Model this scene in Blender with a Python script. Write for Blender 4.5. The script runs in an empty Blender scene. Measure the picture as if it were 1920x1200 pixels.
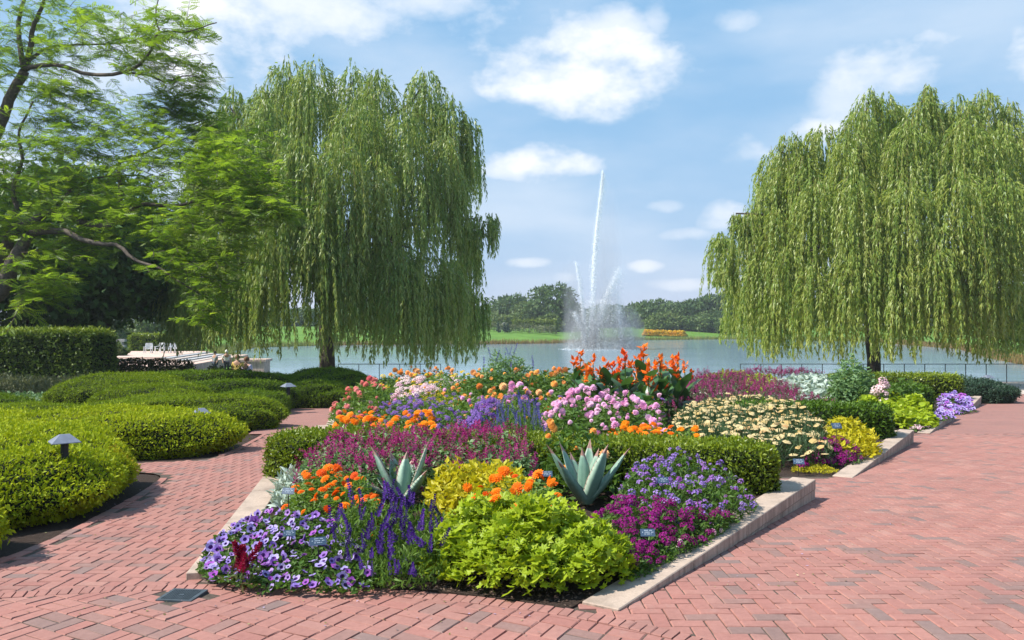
import bpy, math, random
import numpy as np
from mathutils import Vector, Matrix

rng = np.random.default_rng(11)
random.seed(11)
SC = bpy.context.scene
COL = SC.collection
R = math.radians

# ------------------------------------------------------------------ camera
EYE = 1.69            # eye height over the plaza, metres
F = 1500.0            # focal length in photo pixels (1920 wide)
HOR = 610.0           # row of the horizon in the photo
cam_d = bpy.data.cameras.new('camera')
cam_d.lens = 36.0 * F / 1920.0
cam_d.clip_start = 0.05
cam_d.clip_end = 6000
cam = bpy.data.objects.new('camera', cam_d)
COL.objects.link(cam)
cam.location = (0, 0, EYE)
cam.rotation_euler = (R(90) + math.atan((HOR - 600) / F), 0, 0)
SC.camera = cam

# ------------------------------------------------------------------ sun
SUN_EL, SUN_AZ = 50.0, -103.0        # azimuth clockwise from +Y
sd = Vector((math.sin(R(SUN_AZ)) * math.cos(R(SUN_EL)), math.cos(R(SUN_AZ)) * math.cos(R(SUN_EL)), math.sin(R(SUN_EL))))
sun_d = bpy.data.lights.new('sun', 'SUN')
sun_d.energy = 4.6
sun_d.angle = R(0.55)
sun_d.color = (1.0, 0.955, 0.88)
sun = bpy.data.objects.new('sun', sun_d)
COL.objects.link(sun)
sun.rotation_euler = (-sd).to_track_quat('-Z', 'Y').to_euler()

# ------------------------------------------------------------------ exposure and sampling
SC.render.engine = 'CYCLES'
SC.view_settings.view_transform = 'Standard'
SC.view_settings.look = 'None'
SC.view_settings.gamma = 1.0
SC.view_settings.use_curve_mapping = False
SC.view_settings.exposure = 0.74
cy = SC.cycles
cy.max_bounces = 6
cy.diffuse_bounces = 3
cy.glossy_bounces = 3
cy.transmission_bounces = 4
cy.transparent_max_bounces = 16
cy.volume_bounces = 0
cy.caustics_reflective = False
cy.caustics_refractive = False
cy.use_denoising = True
cy.denoiser = 'OPENIMAGEDENOISE'
cy.denoising_input_passes = 'RGB_ALBEDO_NORMAL'
cy.denoising_prefilter = 'ACCURATE'
cy.use_adaptive_sampling = True
cy.adaptive_threshold = 0.015

# ------------------------------------------------------------------ node helpers
def new_mat(name):
    m = bpy.data.materials.new(name)
    m.use_nodes = True
    nt = m.node_tree
    nt.nodes.clear()
    out = nt.nodes.new('ShaderNodeOutputMaterial')
    return m, nt, out

def link(nt, a, b):
    nt.links.new(a, b)

def math_node(nt, op, a, b=None, clamp=False):
    n = nt.nodes.new('ShaderNodeMath')
    n.operation = op
    n.use_clamp = clamp
    for i, v in enumerate((a, b)):
        if v is None:
            continue
        if isinstance(v, (int, float)):
            n.inputs[i].default_value = v
        else:
            nt.links.new(v, n.inputs[i])
    return n.outputs[0]

def mix_col(nt, fac, a, b, blend='MIX'):
    n = nt.nodes.new('ShaderNodeMix')
    n.data_type = 'RGBA'
    n.blend_type = blend
    for sock, v in ((n.inputs['Factor'], fac), (n.inputs[6], a), (n.inputs[7], b)):
        if isinstance(v, (int, float)):
            sock.default_value = v
        elif isinstance(v, (tuple, list)):
            sock.default_value = (*v, 1.0) if len(v) == 3 else v
        else:
            nt.links.new(v, sock)
    return n.outputs[2]

def ramp(nt, fac, stops):
    n = nt.nodes.new('ShaderNodeValToRGB')
    el = n.color_ramp.elements
    while len(el) > 1:
        el.remove(el[0])
    el[0].position = stops[0][0]
    c = stops[0][1]
    el[0].color = (*c, 1)
    for p, c in stops[1:]:
        e = el.new(p)
        e.color = (*c, 1)
    nt.links.new(fac, n.inputs[0])
    return n.outputs[0]

def noise(nt, scale, detail=3, rough=0.55, coord=None, kind='Object'):
    n = nt.nodes.new('ShaderNodeTexNoise')
    n.inputs['Scale'].default_value = scale
    n.inputs['Detail'].default_value = detail
    n.inputs['Roughness'].default_value = rough
    if coord is None:
        tc = nt.nodes.new('ShaderNodeTexCoord')
        coord = tc.outputs[kind]
    nt.links.new(coord, n.inputs['Vector'])
    return n.outputs['Fac']

def world_pos(nt):
    g = nt.nodes.new('ShaderNodeNewGeometry')
    return g.outputs['Position']

# ------------------------------------------------------------------ world: Nishita sky with cumulus
W = bpy.data.worlds.new('World')
SC.world = W
W.use_nodes = True
nt = W.node_tree
nt.nodes.clear()
wout = nt.nodes.new('ShaderNodeOutputWorld')
bg = nt.nodes.new('ShaderNodeBackground')
bg.inputs['Strength'].default_value = 0.105
sky = nt.nodes.new('ShaderNodeTexSky')
sky.sky_type = 'NISHITA'
sky.sun_disc = False
sky.sun_elevation = R(SUN_EL)
sky.sun_rotation = R(SUN_AZ)
sky.altitude = 200
sky.air_density = 1.0
sky.dust_density = 0.25
sky.ozone_density = 2.0
tc = nt.nodes.new('ShaderNodeTexCoord')
sx = nt.nodes.new('ShaderNodeSeparateXYZ')
link(nt, tc.outputs['Generated'], sx.inputs[0])
dx, dy, dz = sx.outputs
# heading and height of a sky direction (azimuth and elevation in degrees)
az = math_node(nt, 'MULTIPLY', math_node(nt, 'ARCTAN2', dx, dy), 57.2958)
hyp = math_node(nt, 'SQRT', math_node(nt, 'ADD', math_node(nt, 'MULTIPLY', dx, dx), math_node(nt, 'MULTIPLY', dy, dy)))
el = math_node(nt, 'MULTIPLY', math_node(nt, 'ARCTAN2', dz, hyp), 57.2958)
n1 = nt.nodes.new('ShaderNodeTexNoise')
n1.inputs['Scale'].default_value = 9.0
n1.inputs['Detail'].default_value = 7
n1.inputs['Roughness'].default_value = 0.56
mp = nt.nodes.new('ShaderNodeMapping')
mp.inputs['Scale'].default_value = (1, 1, 1.7)
link(nt, tc.outputs['Generated'], mp.inputs[0])
link(nt, mp.outputs[0], n1.inputs['Vector'])
fb = math_node(nt, 'SUBTRACT', n1.outputs['Fac'], 0.5)

def az_el(px, py):
    a = math.atan((px - 960) / F)
    return math.degrees(a), math.degrees(math.atan((HOR - py) / F * math.cos(a)))

# cumulus clouds: place in the sky, half width and half height in degrees, brightness
CLOUDS = [(1010, 105, 7.0, 2.6, 1.0), (1120, 130, 5.0, 2.6, 1.0), (1130, 60, 3.4, 2.4, .7), (1020, 300, 3.6, 1.3, 1.0), (960, 318, 2.2, .8, .7),
          (430, 100, 6.5, 4.0, 1.0), (300, 60, 7.0, 3.0, .8), (560, 20, 8.0, 2.0, .75), (760, -10, 5.0, 1.5, .6), (180, 160, 6.0, 3.0, .5), (90, 230, 6.0, 3.0, .4),
          (1680, 110, 4.6, 2.6, .75), (1600, 190, 3.2, 2.0, .55), (1920, 110, 1.6, 2.0, .9), (1530, 245, 2.0, .9, .8), (1390, 285, 2.0, 1.3, .55), (1350, 410, 1.4, .9, .7),
          (1380, 35, 1.6, .8, .45), (1230, 30, 1.0, 1.2, .5), (1830, 240, 3.0, .7, .5), (1290, 440, 2.2, .45, .5), (1240, 388, 1.4, .4, .4), (1210, 498, 1.2, .4, .65), (1290, 534, 2.6, .45, .5),
          (990, 492, 1.4, .35, .55), (1060, 520, 1.0, .35, .35), (340, 330, 4.0, 2.0, .5), (1890, 520, 3, .8, .5), (2300, 200, 8, 3, .8), (-300, 250, 9, 4, .8), (2700, 350, 7, 2, .7), (-800, 300, 8, 3, .7)]
# the same sort of cloud goes on round the rest of the sky
for i in range(14):
    a0 = 70 + i * 16 + rng.uniform(-6, 6)
    CLOUDS.append((('deg', a0, rng.uniform(4, 38)), None, rng.uniform(3, 9), rng.uniform(1.2, 3.5), rng.uniform(.5, 1)))
total = None
for c in CLOUDS:
    if isinstance(c[0], tuple):
        ca, ce = c[0][1], c[0][2]
        if ca > 180:
            ca -= 360
    else:
        ca, ce = az_el(c[0], c[1])
    u = math_node(nt, 'MULTIPLY', math_node(nt, 'SUBTRACT', az, ca), 1.0 / (c[2] * 1.12))
    v = math_node(nt, 'MULTIPLY', math_node(nt, 'SUBTRACT', el, ce), 1.0 / (c[3] * 1.15))
    d2 = math_node(nt, 'ADD', math_node(nt, 'MULTIPLY', u, u), math_node(nt, 'MULTIPLY', v, v))
    b = math_node(nt, 'SUBTRACT', 1.0, math_node(nt, 'MULTIPLY', d2, 0.6))
    b = math_node(nt, 'ADD', b, math_node(nt, 'MULTIPLY', fb, 3.4))
    ms = nt.nodes.new('ShaderNodeMapRange')
    ms.interpolation_type = 'SMOOTHSTEP'
    ms.inputs['From Min'].default_value = 0.15
    ms.inputs['From Max'].default_value = 1.4
    ms.inputs['To Max'].default_value = c[4]
    link(nt, b, ms.inputs['Value'])
    total = ms.outputs[0] if total is None else math_node(nt, 'MAXIMUM', total, ms.outputs[0])
# thin veil of high cloud and the pale air towards the horizon
n2 = nt.nodes.new('ShaderNodeTexNoise')
n2.inputs['Scale'].default_value = 3.2
n2.inputs['Detail'].default_value = 6
mp2 = nt.nodes.new('ShaderNodeMapping')
mp2.inputs['Scale'].default_value = (1, 1, 3.2)
link(nt, tc.outputs['Generated'], mp2.inputs[0])
link(nt, mp2.outputs[0], n2.inputs['Vector'])
veil = nt.nodes.new('ShaderNodeMapRange')
veil.interpolation_type = 'SMOOTHSTEP'
veil.inputs['From Min'].default_value = 0.35
veil.inputs['From Max'].default_value = 0.8
veil.inputs['To Max'].default_value = 0.36
link(nt, n2.outputs['Fac'], veil.inputs['Value'])
total = math_node(nt, 'MAXIMUM', total, veil.outputs[0])
# milky summer air: the whole sky keeps its blue but loses its steep gradient
sr = nt.nodes.new('ShaderNodeSeparateColor')
link(nt, sky.outputs[0], sr.inputs[0])
cr = nt.nodes.new('ShaderNodeCombineColor')
for k_, (amp, pw) in enumerate(((1.37, .48), (2.57, .22), (4.25, .10))):
    link(nt, math_node(nt, 'MULTIPLY', math_node(nt, 'POWER', sr.outputs[k_], pw), amp), cr.inputs[k_])
skyc = cr.outputs[0]
cloudc = mix_col(nt, 1.0, (6.5, 6.55, 6.7), (1.0, 1.0, 1.0), 'MULTIPLY')
fin = mix_col(nt, total, skyc, cloudc)
link(nt, fin, bg.inputs['Color'])
link(nt, bg.outputs[0], wout.inputs[0])

# ------------------------------------------------------------------ ground shape and picture-to-place helpers
SLOPE = 0.05
def gz(y):
    y = np.asarray(y, float)
    return -SLOPE * (np.clip(y, 4.7, 34.0) - 4.7)

def T(px, py, z):
    """point on the level z seen at that spot of the photograph"""
    y = (EYE - z) * F / (py - HOR)
    return np.array([(px - 960) / F * y, y, z])

def P(px, py, y):
    return np.array([(px - 960) / F * y, y, EYE - (py - HOR) / F * y])

def G(px, py):
    k = (py - HOR) / F
    y = EYE / k
    if y > 4.7:
        y = (EYE - 4.7 * SLOPE) / (k - SLOPE) if k > SLOPE else 1e9
    if y > 34:
        y = (EYE + SLOPE * 29.3) / k
    return np.array([(px - 960) / F * y, y, float(gz(y))])

# ------------------------------------------------------------------ mesh helpers
class MB:
    def __init__(s):
        s.V, s.F, s.T, s.n = [], [], [], 0
    def add(s, V, F, mat=0, tint=0.5):
        V = np.asarray(V, float).reshape(-1, 3)
        if not isinstance(F, list) or (len(F) and not isinstance(F[0], np.ndarray)):
            F = [np.asarray(f, int).reshape(1, -1) for f in F] if isinstance(F, list) else [F]
        for f in F:
            s.F.append((np.asarray(f, int) + s.n, mat))
        s.V.append(V)
        t = np.asarray(tint, float)
        s.T.append(np.full(len(V), float(t)) if t.ndim == 0 else t)
        s.n += len(V)
        return s
    def build(s, name, mats, parent=None, smooth=False):
        me = s.mesh(name, mats, smooth)
        o = bpy.data.objects.new(name, me)
        COL.objects.link(o)
        if parent is not None:
            o.parent = parent
        return o
    def mesh(s, name, mats, smooth=False):
        me = bpy.data.meshes.new(name)
        if s.n == 0:
            return me
        V = np.concatenate(s.V)
        lt = np.concatenate([np.full(len(f), f.shape[1]) for f, _ in s.F])
        mi = np.concatenate([np.full(len(f), m) for f, m in s.F])
        lv = np.concatenate([f.ravel() for f, _ in s.F])
        ls = np.concatenate([[0], np.cumsum(lt)[:-1]])
        me.vertices.add(len(V))
        me.vertices.foreach_set('co', V.astype(np.float32).ravel())
        me.loops.add(len(lv))
        me.loops.foreach_set('vertex_index', lv.astype(np.int32))
        me.polygons.add(len(lt))
        me.polygons.foreach_set('loop_start', ls.astype(np.int32))
        me.polygons.foreach_set('loop_total', lt.astype(np.int32))
        me.polygons.foreach_set('material_index', mi.astype(np.int32))
        me.polygons.foreach_set('use_smooth', np.full(len(lt), bool(smooth)))
        a = me.attributes.new('tint', 'FLOAT', 'POINT')
        a.data.foreach_set('value', np.concatenate(s.T).astype(np.float32))
        for m in (mats if isinstance(mats, (list, tuple)) else [mats]):
            me.materials.append(m)
        me.update(calc_edges=True)
        return me

def box(mb, c, s, mat=0, tint=0.5, M=None):
    V = np.array([(x, y, z) for x in (-.5, .5) for y in (-.5, .5) for z in (-.5, .5)]) * np.asarray(s, float)
    if M is not None:
        V = V @ np.asarray(M).T
    V = V + np.asarray(c, float)
    mb.add(V, np.array([(0, 1, 3, 2), (4, 6, 7, 5), (0, 4, 5, 1), (2, 3, 7, 6), (0, 2, 6, 4), (1, 5, 7, 3)]), mat, tint)

def unit(v):
    v = np.asarray(v, float)
    return v / np.maximum(np.linalg.norm(v, axis=-1, keepdims=True), 1e-9)

def frames(D, N):
    """rotation matrices whose y axis is D and whose z axis leans to N"""
    D = unit(D)
    X = unit(np.cross(D, N) + 1e-6)
    Z = np.cross(X, D)
    return np.stack([X, D, Z], axis=-1)

def zframes(Z):
    Z = unit(Z)
    a = rng.normal(size=Z.shape)
    X = unit(np.cross(a, Z))
    Y = np.cross(Z, X)
    return np.stack([X, Y, Z], axis=-1)

def scatter(mb, tm, Pn, Rm, S, mat=0, tint=None):
    V, Fs = tm
    V = np.asarray(V, float)
    n = len(Pn)
    if n == 0:
        return
    S = np.asarray(S, float)
    if S.ndim == 1:
        S = np.repeat(S[:, None], 3, 1)
    A = V[None, :, :] * S[:, None, :]
    A = np.einsum('nij,nkj->nki', Rm, A) + np.asarray(Pn)[:, None, :]
    k = len(V)
    off = (np.arange(n) * k)[:, None, None]
    if tint is None:
        tint = rng.random(n)
    first = True
    for item in Fs:
        f, m = item if isinstance(item, tuple) else (item, 0)
        f = np.asarray(f, int)
        ff = (f[None] + off).reshape(-1, f.shape[1])
        if first:
            mb.add(A.reshape(-1, 3), [ff], mat + m, np.repeat(tint, k))
            base = mb.n - n * k
            first = False
        else:
            mb.F.append((ff + base, mat + m))

def tube(mb, pts, rad, sides=7, mat=0, tint=0.5, cap=True):
    pts = np.asarray(pts, float)
    rad = np.broadcast_to(np.asarray(rad, float), (len(pts),))
    d = unit(np.gradient(pts, axis=0))
    ref = np.array([0.31, 0.2, 0.93]) if abs(d[0][2]) < .8 else np.array([0.9, 0.3, 0.1])
    X = unit(np.cross(d, ref))
    Y = np.cross(d, X)
    a = np.linspace(0, 2 * np.pi, sides, endpoint=False)
    V = pts[:, None] + rad[:, None, None] * (np.cos(a)[None, :, None] * X[:, None] + np.sin(a)[None, :, None] * Y[:, None])
    n = len(pts)
    i, j = np.meshgrid(np.arange(n - 1), np.arange(sides), indexing='ij')
    F4 = np.stack([i * sides + j, i * sides + (j + 1) % sides, (i + 1) * sides + (j + 1) % sides, (i + 1) * sides + j], -1).reshape(-1, 4)
    Fs = [F4]
    if cap:
        Fs.append(np.arange(sides)[None, ::-1])
        Fs.append((np.arange(sides) + (n - 1) * sides)[None])
    mb.add(V.reshape(-1, 3), Fs, mat, tint)

def spline(pts, n=24):
    """smooth curve through points (Catmull-Rom)"""
    p = np.asarray(pts, float)
    p = np.vstack([2 * p[0] - p[1], p, 2 * p[-1] - p[-2]])
    m = len(p) - 3
    t = np.linspace(0, m - 1e-6, n)
    i = t.astype(int)
    u = (t - i)[:, None]
    a, b, c, d = p[i], p[i + 1], p[i + 2], p[i + 3]
    return .5 * (2 * b + (c - a) * u + (2 * a - 5 * b + 4 * c - d) * u ** 2 + (3 * b - a - 3 * c + d) * u ** 3)

_K = rng.normal(size=(10, 3))
_PH = rng.uniform(0, 6.28, 10)
def wob(p, freq=1.0):
    """cheap smooth noise, about -1..1"""
    p = np.asarray(p, float) * freq
    s = 0
    for i in range(10):
        s = s + np.sin(p @ _K[i] * (1 + .25 * i) + _PH[i]) / (1 + .2 * i)
    return s / 3.4

def empty(name, loc=(0, 0, 0)):
    o = bpy.data.objects.new(name, None)
    o.empty_display_size = .1
    COL.objects.link(o)
    o.location = [float(v) for v in loc]
    return o

def thing(name, label, cat, group=None):
    o = empty(name)
    return tag(o, label, cat, group)

def tag(o, label=None, cat=None, group=None, kind=None):
    if label:
        o['label'] = label
    if cat:
        o['category'] = cat
    if group:
        o['group'] = group
    if kind:
        o['kind'] = kind
    return o

def place(name, me, parent, loc, Rm=None, scale=1.0):
    o = bpy.data.objects.new(name, me)
    COL.objects.link(o)
    o.parent = parent
    M = np.eye(4)
    M[:3, :3] = (np.eye(3) if Rm is None else np.asarray(Rm)) * scale
    M[:3, 3] = loc
    o.matrix_basis = Matrix(M.tolist())
    return o

def in_poly(pts, poly):
    x, y = pts[:, 0], pts[:, 1]
    ins = np.zeros(len(pts), bool)
    n = len(poly)
    for i in range(n):
        x1, y1 = poly[i][:2]
        x2, y2 = poly[(i + 1) % n][:2]
        c = ((y1 > y) != (y2 > y))
        xi = (x2 - x1) * (y - y1) / ((y2 - y1) + 1e-12) + x1
        ins ^= c & (x < xi)
    return ins

def poly_area(p):
    p = np.asarray(p)[:, :2]
    return abs(np.sum(p[:, 0] * np.roll(p[:, 1], -1) - np.roll(p[:, 0], -1) * p[:, 1])) / 2

def sample_poly(poly, n):
    poly = np.asarray(poly)[:, :2]
    lo, hi = poly.min(0), poly.max(0)
    out = np.zeros((0, 2))
    while len(out) < n:
        q = rng.uniform(lo, hi, size=(max(64, 2 * n), 2))
        out = np.vstack([out, q[in_poly(q, poly)]])
    return out[:n]

def edge_dist(pts, poly):
    poly = np.asarray(poly)[:, :2]
    d = np.full(len(pts), 1e9)
    for i in range(len(poly)):
        a, b = poly[i], poly[(i + 1) % len(poly)]
        ab = b - a
        t = np.clip(((pts[:, :2] - a) @ ab) / (ab @ ab + 1e-12), 0, 1)
        d = np.minimum(d, np.linalg.norm(pts[:, :2] - (a + t[:, None] * ab), axis=1))
    return d

def sample_tris(V, Fq, n):
    """n random points with normals on a quad mesh"""
    V = np.asarray(V)
    tri = np.vstack([Fq[:, [0, 1, 2]], Fq[:, [0, 2, 3]]])
    a, b, c = V[tri[:, 0]], V[tri[:, 1]], V[tri[:, 2]]
    cr = np.cross(b - a, c - a)
    ar = np.linalg.norm(cr, axis=1) / 2
    k = rng.choice(len(tri), n, p=ar / ar.sum())
    u, v = rng.random(n), rng.random(n)
    f = u + v > 1
    u[f], v[f] = 1 - u[f], 1 - v[f]
    return a[k] + u[:, None] * (b[k] - a[k]) + v[:, None] * (c[k] - a[k]), unit(cr[k]), ar.sum()

# ------------------------------------------------------------------ materials
def leafmat(name, stops, trans=0.32, rough=0.5, spec=0.25, by='attr', tcol=None):
    """leaf or petal: colour runs over the stops from piece to piece"""
    m, nt, out = new_mat(name)
    if by == 'attr':
        a = nt.nodes.new('ShaderNodeAttribute')
        a.attribute_name = 'tint'
        fac = a.outputs['Fac']
    else:
        a = nt.nodes.new('ShaderNodeObjectInfo')
        fac = a.outputs['Random']
    n = len(stops)
    col = ramp(nt, fac, [(i / max(1, n - 1), s) for i, s in enumerate(stops)])
    b = nt.nodes.new('ShaderNodeBsdfPrincipled')
    b.inputs['Roughness'].default_value = rough
    b.inputs['Specular IOR Level'].default_value = spec
    link(nt, col, b.inputs['Base Color'])
    if trans > 0:
        t = nt.nodes.new('ShaderNodeBsdfTranslucent')
        tc_ = mix_col(nt, 1.0, col, tcol or (1.25, 1.2, .7), 'MULTIPLY')
        link(nt, tc_, t.inputs[0])
        mx = nt.nodes.new('ShaderNodeMixShader')
        mx.inputs[0].default_value = trans
        link(nt, b.outputs[0], mx.inputs[1])
        link(nt, t.outputs[0], mx.inputs[2])
        link(nt, mx.outputs[0], out.inputs[0])
    else:
        link(nt, b.outputs[0], out.inputs[0])
    return m

def plain(name, col, rough=0.6, metal=0.0, var=0.0, scale=8.0, bump=0.0, spec=0.3, bscale=None):
    m, nt, out = new_mat(name)
    b = nt.nodes.new('ShaderNodeBsdfPrincipled')
    b.inputs['Roughness'].default_value = rough
    b.inputs['Metallic'].default_value = metal
    b.inputs['Specular IOR Level'].default_value = spec
    if var > 0:
        f = noise(nt, scale, 5, 0.6)
        c = ramp(nt, f, [(0.25, tuple(max(0, v * (1 - var)) for v in col)), (0.75, tuple(v * (1 + var) for v in col))])
        link(nt, c, b.inputs['Base Color'])
    else:
        b.inputs['Base Color'].default_value = (*col, 1)
    if bump > 0:
        bn = nt.nodes.new('ShaderNodeBump')
        bn.inputs['Strength'].default_value = bump
        bn.inputs['Distance'].default_value = 0.02
        link(nt, noise(nt, bscale or scale * 4, 5, 0.6), bn.inputs['Height'])
        link(nt, bn.outputs[0], b.inputs['Normal'])
    link(nt, b.outputs[0], out.inputs[0])
    return m

def brickmat(name):
    m, nt, out = new_mat(name)
    a = nt.nodes.new('ShaderNodeAttribute')
    a.attribute_name = 'tint'
    col = ramp(nt, a.outputs['Fac'], [(0.0, (.21, .145, .13)), (0.03, (.235, .145, .125)), (0.07, (.305, .155, .128)), (0.35, (.330, .153, .125)), (0.6, (.350, .170, .139)), (0.8, (.318, .142, .117)), (0.93, (.37, .193, .157)), (1.0, (.30, .142, .12))])
    pos = world_pos(nt)
    f = noise(nt, 26, 6, 0.65, pos)
    col = mix_col(nt, 0.55, col, ramp(nt, f, [(0.3, (.80, .77, .76)), (0.7, (1.16, 1.16, 1.16))]), 'MULTIPLY')
    f2 = noise(nt, 1.1, 5, 0.6, pos)
    col = mix_col(nt, 0.8, col, ramp(nt, f2, [(0.32, (.84, .86, .88)), (0.68, (1.10, 1.07, 1.06))]), 'MULTIPLY')
    f3 = noise(nt, 5.5, 6, 0.7, pos)
    col = mix_col(nt, ramp(nt, f3, [(0.56, (0, 0, 0)), (0.74, (.42, .42, .42))]), col, (.34, .22, .19))
    b = nt.nodes.new('ShaderNodeBsdfPrincipled')
    b.inputs['Roughness'].default_value = 0.85
    b.inputs['Specular IOR Level'].default_value = 0.25
    link(nt, col, b.inputs['Base Color'])
    bn = nt.nodes.new('ShaderNodeBump')
    bn.inputs['Strength'].default_value = 0.35
    bn.inputs['Distance'].default_value = 0.004
    link(nt, noise(nt, 90, 6, 0.7, pos), bn.inputs['Height'])
    link(nt, bn.outputs[0], b.inputs['Normal'])
    link(nt, b.outputs[0], out.inputs[0])
    return m

M = {}
M['brick'] = brickmat('brick_paver')
M['joint'] = plain('joint_sand', (.085, .065, .05), .95, var=.5, scale=30, bump=.4)
M['soil'] = plain('bark_mulch', (.045, .028, .02), .95, var=.6, scale=40, bump=1.0, bscale=120)

def concrete(name, col):
    m, nt, out = new_mat(name)
    pos = world_pos(nt)
    f = noise(nt, 3.0, 6, .65, pos)
    c = ramp(nt, f, [(.3, tuple(v * .62 for v in col)), (.5, tuple(v * .95 for v in col)), (.7, tuple(v * 1.12 for v in col))])
    mpn = nt.nodes.new('ShaderNodeMapping')
    mpn.inputs['Scale'].default_value = (16, 16, 1.2)
    link(nt, pos, mpn.inputs[0])
    st = noise(nt, 1.0, 4, .6, mpn.outputs[0])
    geo = nt.nodes.new('ShaderNodeNewGeometry')
    sp = nt.nodes.new('ShaderNodeSeparateXYZ')
    link(nt, geo.outputs['True Normal'], sp.inputs[0])
    side = math_node(nt, 'LESS_THAN', sp.outputs[2], .5)
    stain = math_node(nt, 'MULTIPLY', side, ramp(nt, st, [(.42, (0, 0, 0)), (.62, (1, 1, 1))]))
    c = mix_col(nt, math_node(nt, 'MULTIPLY', stain, .62), c, tuple(v * .38 for v in col))
    sp2 = ramp(nt, noise(nt, 60, 5, .7, pos), [(.35, (.84, .84, .84)), (.65, (1.1, 1.1, 1.1))])
    c = mix_col(nt, .8, c, sp2, 'MULTIPLY')
    b = nt.nodes.new('ShaderNodeBsdfPrincipled')
    b.inputs['Roughness'].default_value = .9
    b.inputs['Specular IOR Level'].default_value = .2
    link(nt, c, b.inputs['Base Color'])
    bn = nt.nodes.new('ShaderNodeBump')
    bn.inputs['Strength'].default_value = .3
    bn.inputs['Distance'].default_value = .006
    link(nt, noise(nt, 70, 6, .7, pos), bn.inputs['Height'])
    link(nt, bn.outputs[0], b.inputs['Normal'])
    link(nt, b.outputs[0], out.inputs[0])
    return m

M['concrete'] = concrete('buff_concrete', (.44, .34, .27))
M['pavement'] = concrete('pale_pavement', (.52, .44, .38))
M['pinkstone'] = concrete('pink_stone', (.62, .45, .37))
M['greystone'] = concrete('grey_stone', (.42, .42, .42))
M['bark'] = plain('bark', (.060, .048, .038), .9, var=.55, scale=9, bump=.9, bscale=22)
M['locust_bark'] = plain('locust_bark', (.115, .092, .075), .9, var=.5, scale=10, bump=.9, bscale=26)
M['dark_metal'] = plain('dark_metal', (.030, .032, .036), .5, metal=.3, var=.2)
M['lamp_zinc'] = plain('weathered_zinc', (.17, .19, .24), .6, metal=.25, var=.18, scale=14)
M['iron'] = plain('iron_grate', (.075, .095, .11), .6, metal=.4, var=.3, scale=20)
M['white_paint'] = plain('white_paint', (.75, .76, .76), .6, var=.06)
M['stem'] = plain('stem_green', (.085, .15, .04), .6)
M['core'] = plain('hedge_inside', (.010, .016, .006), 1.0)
# ================================================================== SETTING
# ---- lake outline and terrain
LAKE = np.array([(-19.5, 60), (-17, 50), (-5, 47.5), (10, 46.8), (25, 46), (34, 45), (39, 47), (42, 54), (48, 72), (56, 93), (73, 130), (84, 190), (66, 226), (34, 209), (18, 182), (10, 172), (-6.5, 163), (-23, 162),
                 (-37, 153), (-45, 139), (-41, 113), (-29, 86), (-22, 69)], float)
LAKE_Z = -2.2

def lake_sd(p):
    d = edge_dist(p, LAKE)
    return np.where(in_poly(p, LAKE), -d, d)

def land(x, y):
    """height of the ground anywhere"""
    p = np.stack([x, y], -1)
    d = lake_sd(p)
    near = gz(y)
    far = -1.95 + np.clip(d, 0, 46) * (.012 + .062 * np.clip((y - 115) / 40, 0, 1)) + .25 * wob(np.stack([x, y, 0 * x], -1), .05)
    right = -1.85 + np.clip(d, 0, 80) * .055
    wr = np.clip((x - 38) / 8, 0, 1) * np.clip((150 - y) / 40, 0, 1)
    far = far * (1 - wr) + right * wr
    w = np.clip((y - 48) / 10, 0, 1)
    h = near * (1 - w) + far * w
    bank = -3.2 + np.clip(d + .5, 0, 1.6) / 1.6 * (h + 3.2)
    return np.where(d < 1.1, np.minimum(bank, h), h)

xs = np.concatenate([-np.geomspace(2600, 66, 16), np.arange(-64, 112, 1.25), np.geomspace(114, 2600, 16)])
ys = np.concatenate([[-60, -30, -10], np.arange(-2, 44, 1.0), np.arange(44, 240, 1.25), np.geomspace(244, 4200, 18)])
gx, gy = np.meshgrid(xs, ys, indexing='ij')
hz = land(gx.ravel(), gy.ravel())
hz = np.where(gy.ravel() < 46, hz - .09, hz)
nx, ny = len(xs), len(ys)
i, j = np.meshgrid(np.arange(nx - 1), np.arange(ny - 1), indexing='ij')
Fg = np.stack([i * ny + j, (i + 1) * ny + j, (i + 1) * ny + j + 1, i * ny + j + 1], -1).reshape(-1, 4)
m, nt, out = new_mat('lawn_and_soil')
pos = world_pos(nt)
sp = nt.nodes.new('ShaderNodeSeparateXYZ')
link(nt, pos, sp.inputs[0])
grass = ramp(nt, noise(nt, .25, 6, .6, pos), [(.3, (.075, .16, .022)), (.7, (.125, .24, .035))])
grass = mix_col(nt, .6, grass, ramp(nt, noise(nt, 6, 6, .7, pos), [(.3, (.7, .7, .7)), (.7, (1.3, 1.3, 1.2))]), 'MULTIPLY')
soil = ramp(nt, noise(nt, 18, 6, .7, pos), [(.3, (.018, .012, .009)), (.7, (.042, .029, .02))])
near = math_node(nt, 'LESS_THAN', sp.outputs[1], 47.0)
wet = math_node(nt, 'LESS_THAN', sp.outputs[2], -2.02)
c = mix_col(nt, math_node(nt, 'MAXIMUM', near, wet), grass, soil)
b = nt.nodes.new('ShaderNodeBsdfPrincipled')
b.inputs['Roughness'].default_value = .95
b.inputs['Specular IOR Level'].default_value = .15
link(nt, c, b.inputs['Base Color'])
link(nt, b.outputs[0], out.inputs[0])
M['ground'] = m
mb = MB()
mb.add(np.stack([gx.ravel(), gy.ravel(), hz], -1), [Fg])
tag(mb.build('ground', M['ground'], smooth=True), kind='structure')

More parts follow.
